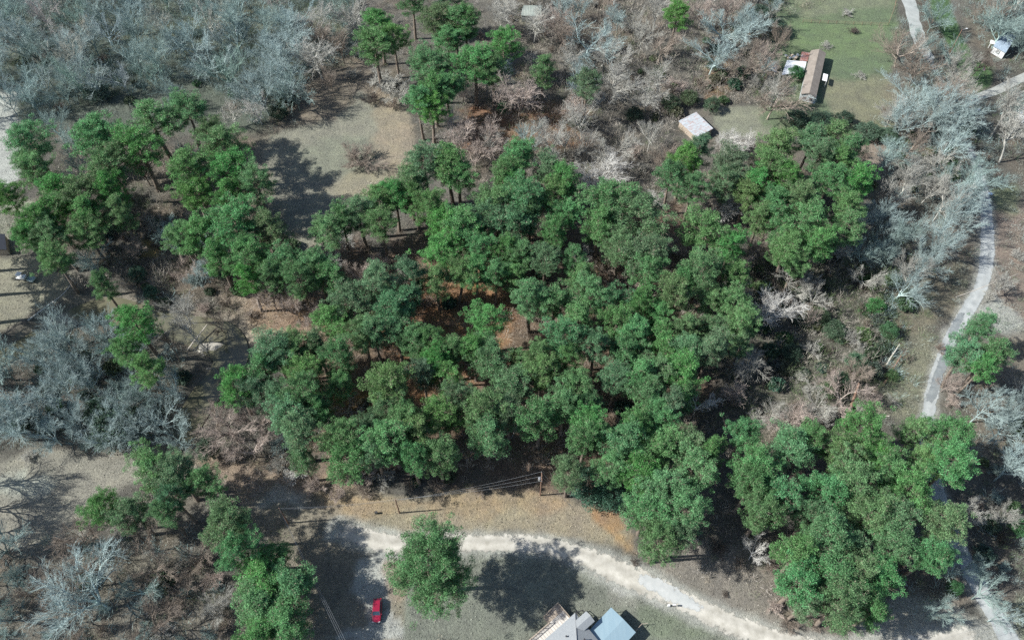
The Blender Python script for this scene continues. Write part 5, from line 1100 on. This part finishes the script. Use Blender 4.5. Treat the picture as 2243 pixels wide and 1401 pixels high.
m = MB(); m.tube((0, 0, 0), (0, 0, 1.6), .4, n=14); m.build('body', M_WHITE, root); m = MB(); m.tube((.1, 0, 1.6), (.1, 0, 1.8), .05); m.build('pipe', M_DARK, root)

# --- utility poles and lines
def pole(px, py, h, label, arm=True, transformer=False, lamp=False, rz=0, seen=True):
    p = P(px, py); z = h1(p.x, p.y); root = thing('utility_pole', label, 'pole', (p.x, p.y, z), rz, 'utility poles along the clearing')
    m = MB(); m.tube((0, 0, -.4), (0, 0, h), .17, .11, n=10); m.build('post', M_POLE, root)
    if arm:
        m = MB(); m.box((0, 0, h - .5), (.12, 2.3, .12)); m.tube((.1, 0, h - 1.3), (.1, .8, h - .55), .03, n=4); m.tube((.1, 0, h - 1.3), (.1, -.8, h - .55), .03, n=4); m.build('crossarm', M_POLE, root)
        for y in (-1.0, 0, 1.0): m = MB(); m.tube((0, y, h - .44), (0, y, h - .2), .06, n=6); m.build('insulator', M_STEEL, root)
    if transformer:
        m = MB(); m.tube((-.42, 0, h - 2.0), (-.42, 0, h - 1.1), .28, n=14); m.tube((-.42, 0, h - 1.1), (-.42, 0, h - .95), .12, n=8); m.build('transformer', M_STEEL, root)
    if lamp:
        m = MB(); m.tube((0, 0, h - .3), (1.2, .2, h + .15), .04, n=6); m.build('lamp_arm', M_STEEL, root); m = MB(); m.box((1.4, .22, h + .12), (.6, .3, .18)); m.build('lamp_head', M_WHITE, root, bevel=.04)
    c, s = math.cos(rz), math.sin(rz)
    return [Vector((p.x - s * y, p.y + c * y, z + h - .2)) for y in (-1.0, 0, 1.0)] if arm else [Vector((p.x, p.y, z + h))] * 3
pA = pole(1183.5, 1083, 10.0, 'tall reddish utility pole carrying a transformer above the tan grass', transformer=True)
pB = pole(875, 1122.5, 7.3, 'short dark utility pole casting a thin shadow on the tan grass', arm=False); pB = [q + Vector((0, 0, -.35 * i)) for i, q in enumerate(pB)]
pC = pole(632, 1146, 8.2, 'slim utility pole in the shade where the lines turn', arm=False); pC = [q + Vector((0, 0, -.35 * i)) for i, q in enumerate(pC)]
gy = P(1252, 1108); pD = [Vector((gy.x + d, gy.y - d, h1(gy.x, gy.y))) for d in (-.35, 0, .35)]
pE = pole(790, 1470, 9.0, 'utility pole beyond the bottom edge below the red car', rz=1.0)
pF = pole(2300, 1345, 9.0, 'utility pole beyond the edge by the grey paved road', rz=.2)
pG = pole(1980, 1450, 9.0, 'utility pole beyond the bottom edge by the pale gravel', rz=.2)
pole(2079, 119, 9.0, 'dark light pole with white lamp head on the bright lawn', arm=False, lamp=True)
def wires(A, B, label, grp, sag=.9, rad=.014):
    for a, b in zip(A, B):
        m = MB(); n = 14; q = [a.lerp(b, i / n) - Vector((0, 0, sag * 4 * (i / n) * (1 - i / n))) for i in range(n + 1)]
        for u_, v_ in zip(q[:-1], q[1:]): m.tube(u_, v_, rad, n=4, cap=False)
        tag(m.build('overhead_wire', M_WIRE), label, 'wire', grp)
wires(pA, pB, 'thin overhead wire between the transformer pole and the short dark pole', 'wires from transformer pole to short pole')
wires(pB, pC, 'thin overhead wire from the short dark pole to the leaning shaded pole', 'wires from short pole to shaded pole')
wires(pC, pE, 'thin overhead wire dropping past the big pines beside the red car', 'wires beside the red car')
wires(pA, pD, 'taut guy wire running from the transformer pole down to the tan grass', 'guy wires of the transformer pole', sag=.05)
wires(pG, pF, 'thin overhead wire crossing the grey paved road in the bottom corner', 'wires over the paved road')

# --- lawn fence, fallen trunks
def fence(pts, label, h=1.2, sp=2.6, rails=(.4, .8, 1.15)):
    root = thing('wire_fence', label, 'fence'); q = [P(*a) for a in pts]
    rr = MB()
    for a, b in zip(q[:-1], q[1:]):
        n = max(1, int((b - a).length / sp))
        for i in range(n + 1):
            p = a.lerp(b, i / n); z = h1(p.x, p.y); m = MB(); m.tube((p.x, p.y, z - .2), (p.x, p.y, z + h), .07, n=5); m.build('post', M_POLE, root)
        for i in range(n):
            p, r2 = a.lerp(b, i / n), a.lerp(b, (i + 1) / n)
            for k in rails: rr.tube((p.x, p.y, h1(p.x, p.y) + k), (r2.x, r2.y, h1(r2.x, r2.y) + k), .025, n=3, cap=False)
    rr.build('strands', M_POLE, root)
fence([(1758, 50), (1850, 54), (1944, 58)], 'post and wire fence crossing the green lawn above the long home')
fence([(1944, 58), (1958, 20), (1966, -25)], 'post and wire fence beside the upper gravel driveway', sp=3)
def log(a, b, r, label, pale=True, up=0.0):
    a3, b3 = P(*a), P(*b); za, zb = h1(a3.x, a3.y), h1(b3.x, b3.y); m = MB(); n = 6; prev = None
    for i in range(n + 1):
        t = i / n; p = Vector((a3.x + (b3.x - a3.x) * t, a3.y + (b3.y - a3.y) * t, za + (zb - za) * t + r * .8 + up * t)) + Vector((rnd.uniform(-.08, .08), rnd.uniform(-.08, .08), 0))
        if prev: m.tube(prev[0], p, prev[1], r * (1 - .5 * t), n=8)
        prev = (p, r * (1 - .5 * t))
    for k in range(3): t = rnd.uniform(.4, .9); p = a3.lerp(b3, t); z = za + (zb - za) * t + up * t + r * .5; m.tube((p.x, p.y, z), (p.x + rnd.uniform(-1, 1), p.y + rnd.uniform(-1, 1), z + .5), .05, .02, n=5)
    tag(m.build('fallen_trunk', M_PALELOG if pale else M_POLE), label, 'log')
M_PALELOG = mat_noise('bleached_wood', (0.42, 0.38, 0.32), (0.58, 0.54, 0.48), 2, .9)
log((1886, 912), (1948, 910), .28, 'pale fallen trunk lying flat below the mossy bank near the paved road')
log((1942, 798), (1964, 762), .2, 'slim bleached trunk propped up in the weeds beside the paved road', up=2.0)
log((1936, 842), (1968, 786), .25, 'dark fallen trunk leaning towards the paved road', pale=False, up=1.5)
log((1906, 858), (1924, 840), .2, 'short bleached log lying in the weeds among the tan brush')
log((1860, 905), (1873, 850), .4, 'thick dark dead trunk rising from the tan brush', pale=False, up=2.5)
log((340, 745), (370, 708), .22, 'bleached trunk fallen across the muddy creek')
log((408, 765), (455, 712), .22, 'long pale trunk leaning over the creek toward the sand bar', up=2.2)
log((398, 813), (472, 796), .2, 'pale trunk lying along the dark creek bank')
log((2095, 650), (2230, 600), .12, 'thin dead trunk lying across the brown ground beyond the paved road')
log((1145, 905), (1120, 960), .15, 'thin grey trunk lying under the pines')
log((300, 375), (345, 352), .16, 'white fallen branch in the small gap between the pines')

# ------------------------------------------------------------------ labels that single each tree out
LAND = [('red car', 826, 1335), ('transformer pole', 1183, 1070), ('deck house', 1230, 1370), ('round bush in the clearing', 790, 356), ('rusty-roofed shed', 1525, 275), ('long brown-roofed home', 1782, 165), ('flagpole', 2138, 175),
        ('blue barrel', 2166, 428), ('sand bar', 456, 752), ('white cart', 48, 608), ('chalky white tree', 1700, 680), ('mailbox', 1475, 1325), ('bare patch in the lower field', 40, 1065), ('orange ground', 1325, 1130), ('lone broad pine', 948, 1243),
        ('grey asphalt strip', 2060, 810), ('pale building', 1165, 25), ('white tank', 520, 74), ('curved white wall', 130, 655), ('short dark pole', 875, 1110), ('bottom corner road', 2210, 1385), ('white bush', 618, 972), ('pale far field', 10, 340), ('ochre bush', 1318, 578), ('left top corner', 0, 0)]
ORD = ['closest', 'second', 'third', 'fourth', 'fifth', 'sixth', 'seventh', 'eighth', 'ninth', 'tenth', 'eleventh', 'twelfth', 'thirteenth', 'fourteenth', 'fifteenth', 'sixteenth', 'seventeenth', 'eighteenth', 'nineteenth', 'twentieth']
bins = {}
for t in TREES:
    d = sorted((math.hypot(t['px'] - x, t['py'] - y), n, x, y) for n, x, y in LAND)
    d0, n0, x0, y0 = d[0]; dx, dy = t['px'] - x0, t['py'] - y0
    a = math.degrees(math.atan2(-dy, dx)) % 360
    sec = ['right of', 'above and right of', 'above', 'above and left of', 'left of', 'below and left of', 'below', 'below and right of'][int(((a + 22.5) % 360) // 45)]
    bins.setdefault((t['kind'], n0, sec), []).append((d0, id(t), t))
for (kind, n0, sec), lst in bins.items():
    lst.sort(key=lambda q: q[:2])
    for i, (d0, _, t) in enumerate(lst):
        lead = 'the only' if len(lst) == 1 else ORD[i] if i < len(ORD) else f'{i + 1}th'
        lab = f"{t['look']} {kind}, {lead} one {sec} the {n0}"
        if len(lab.replace('-', ' ').split()) > 16: lab = f"{t['look'].split()[-1]} {kind}, {lead} {sec} the {n0}"
        t['root']['label'] = lab
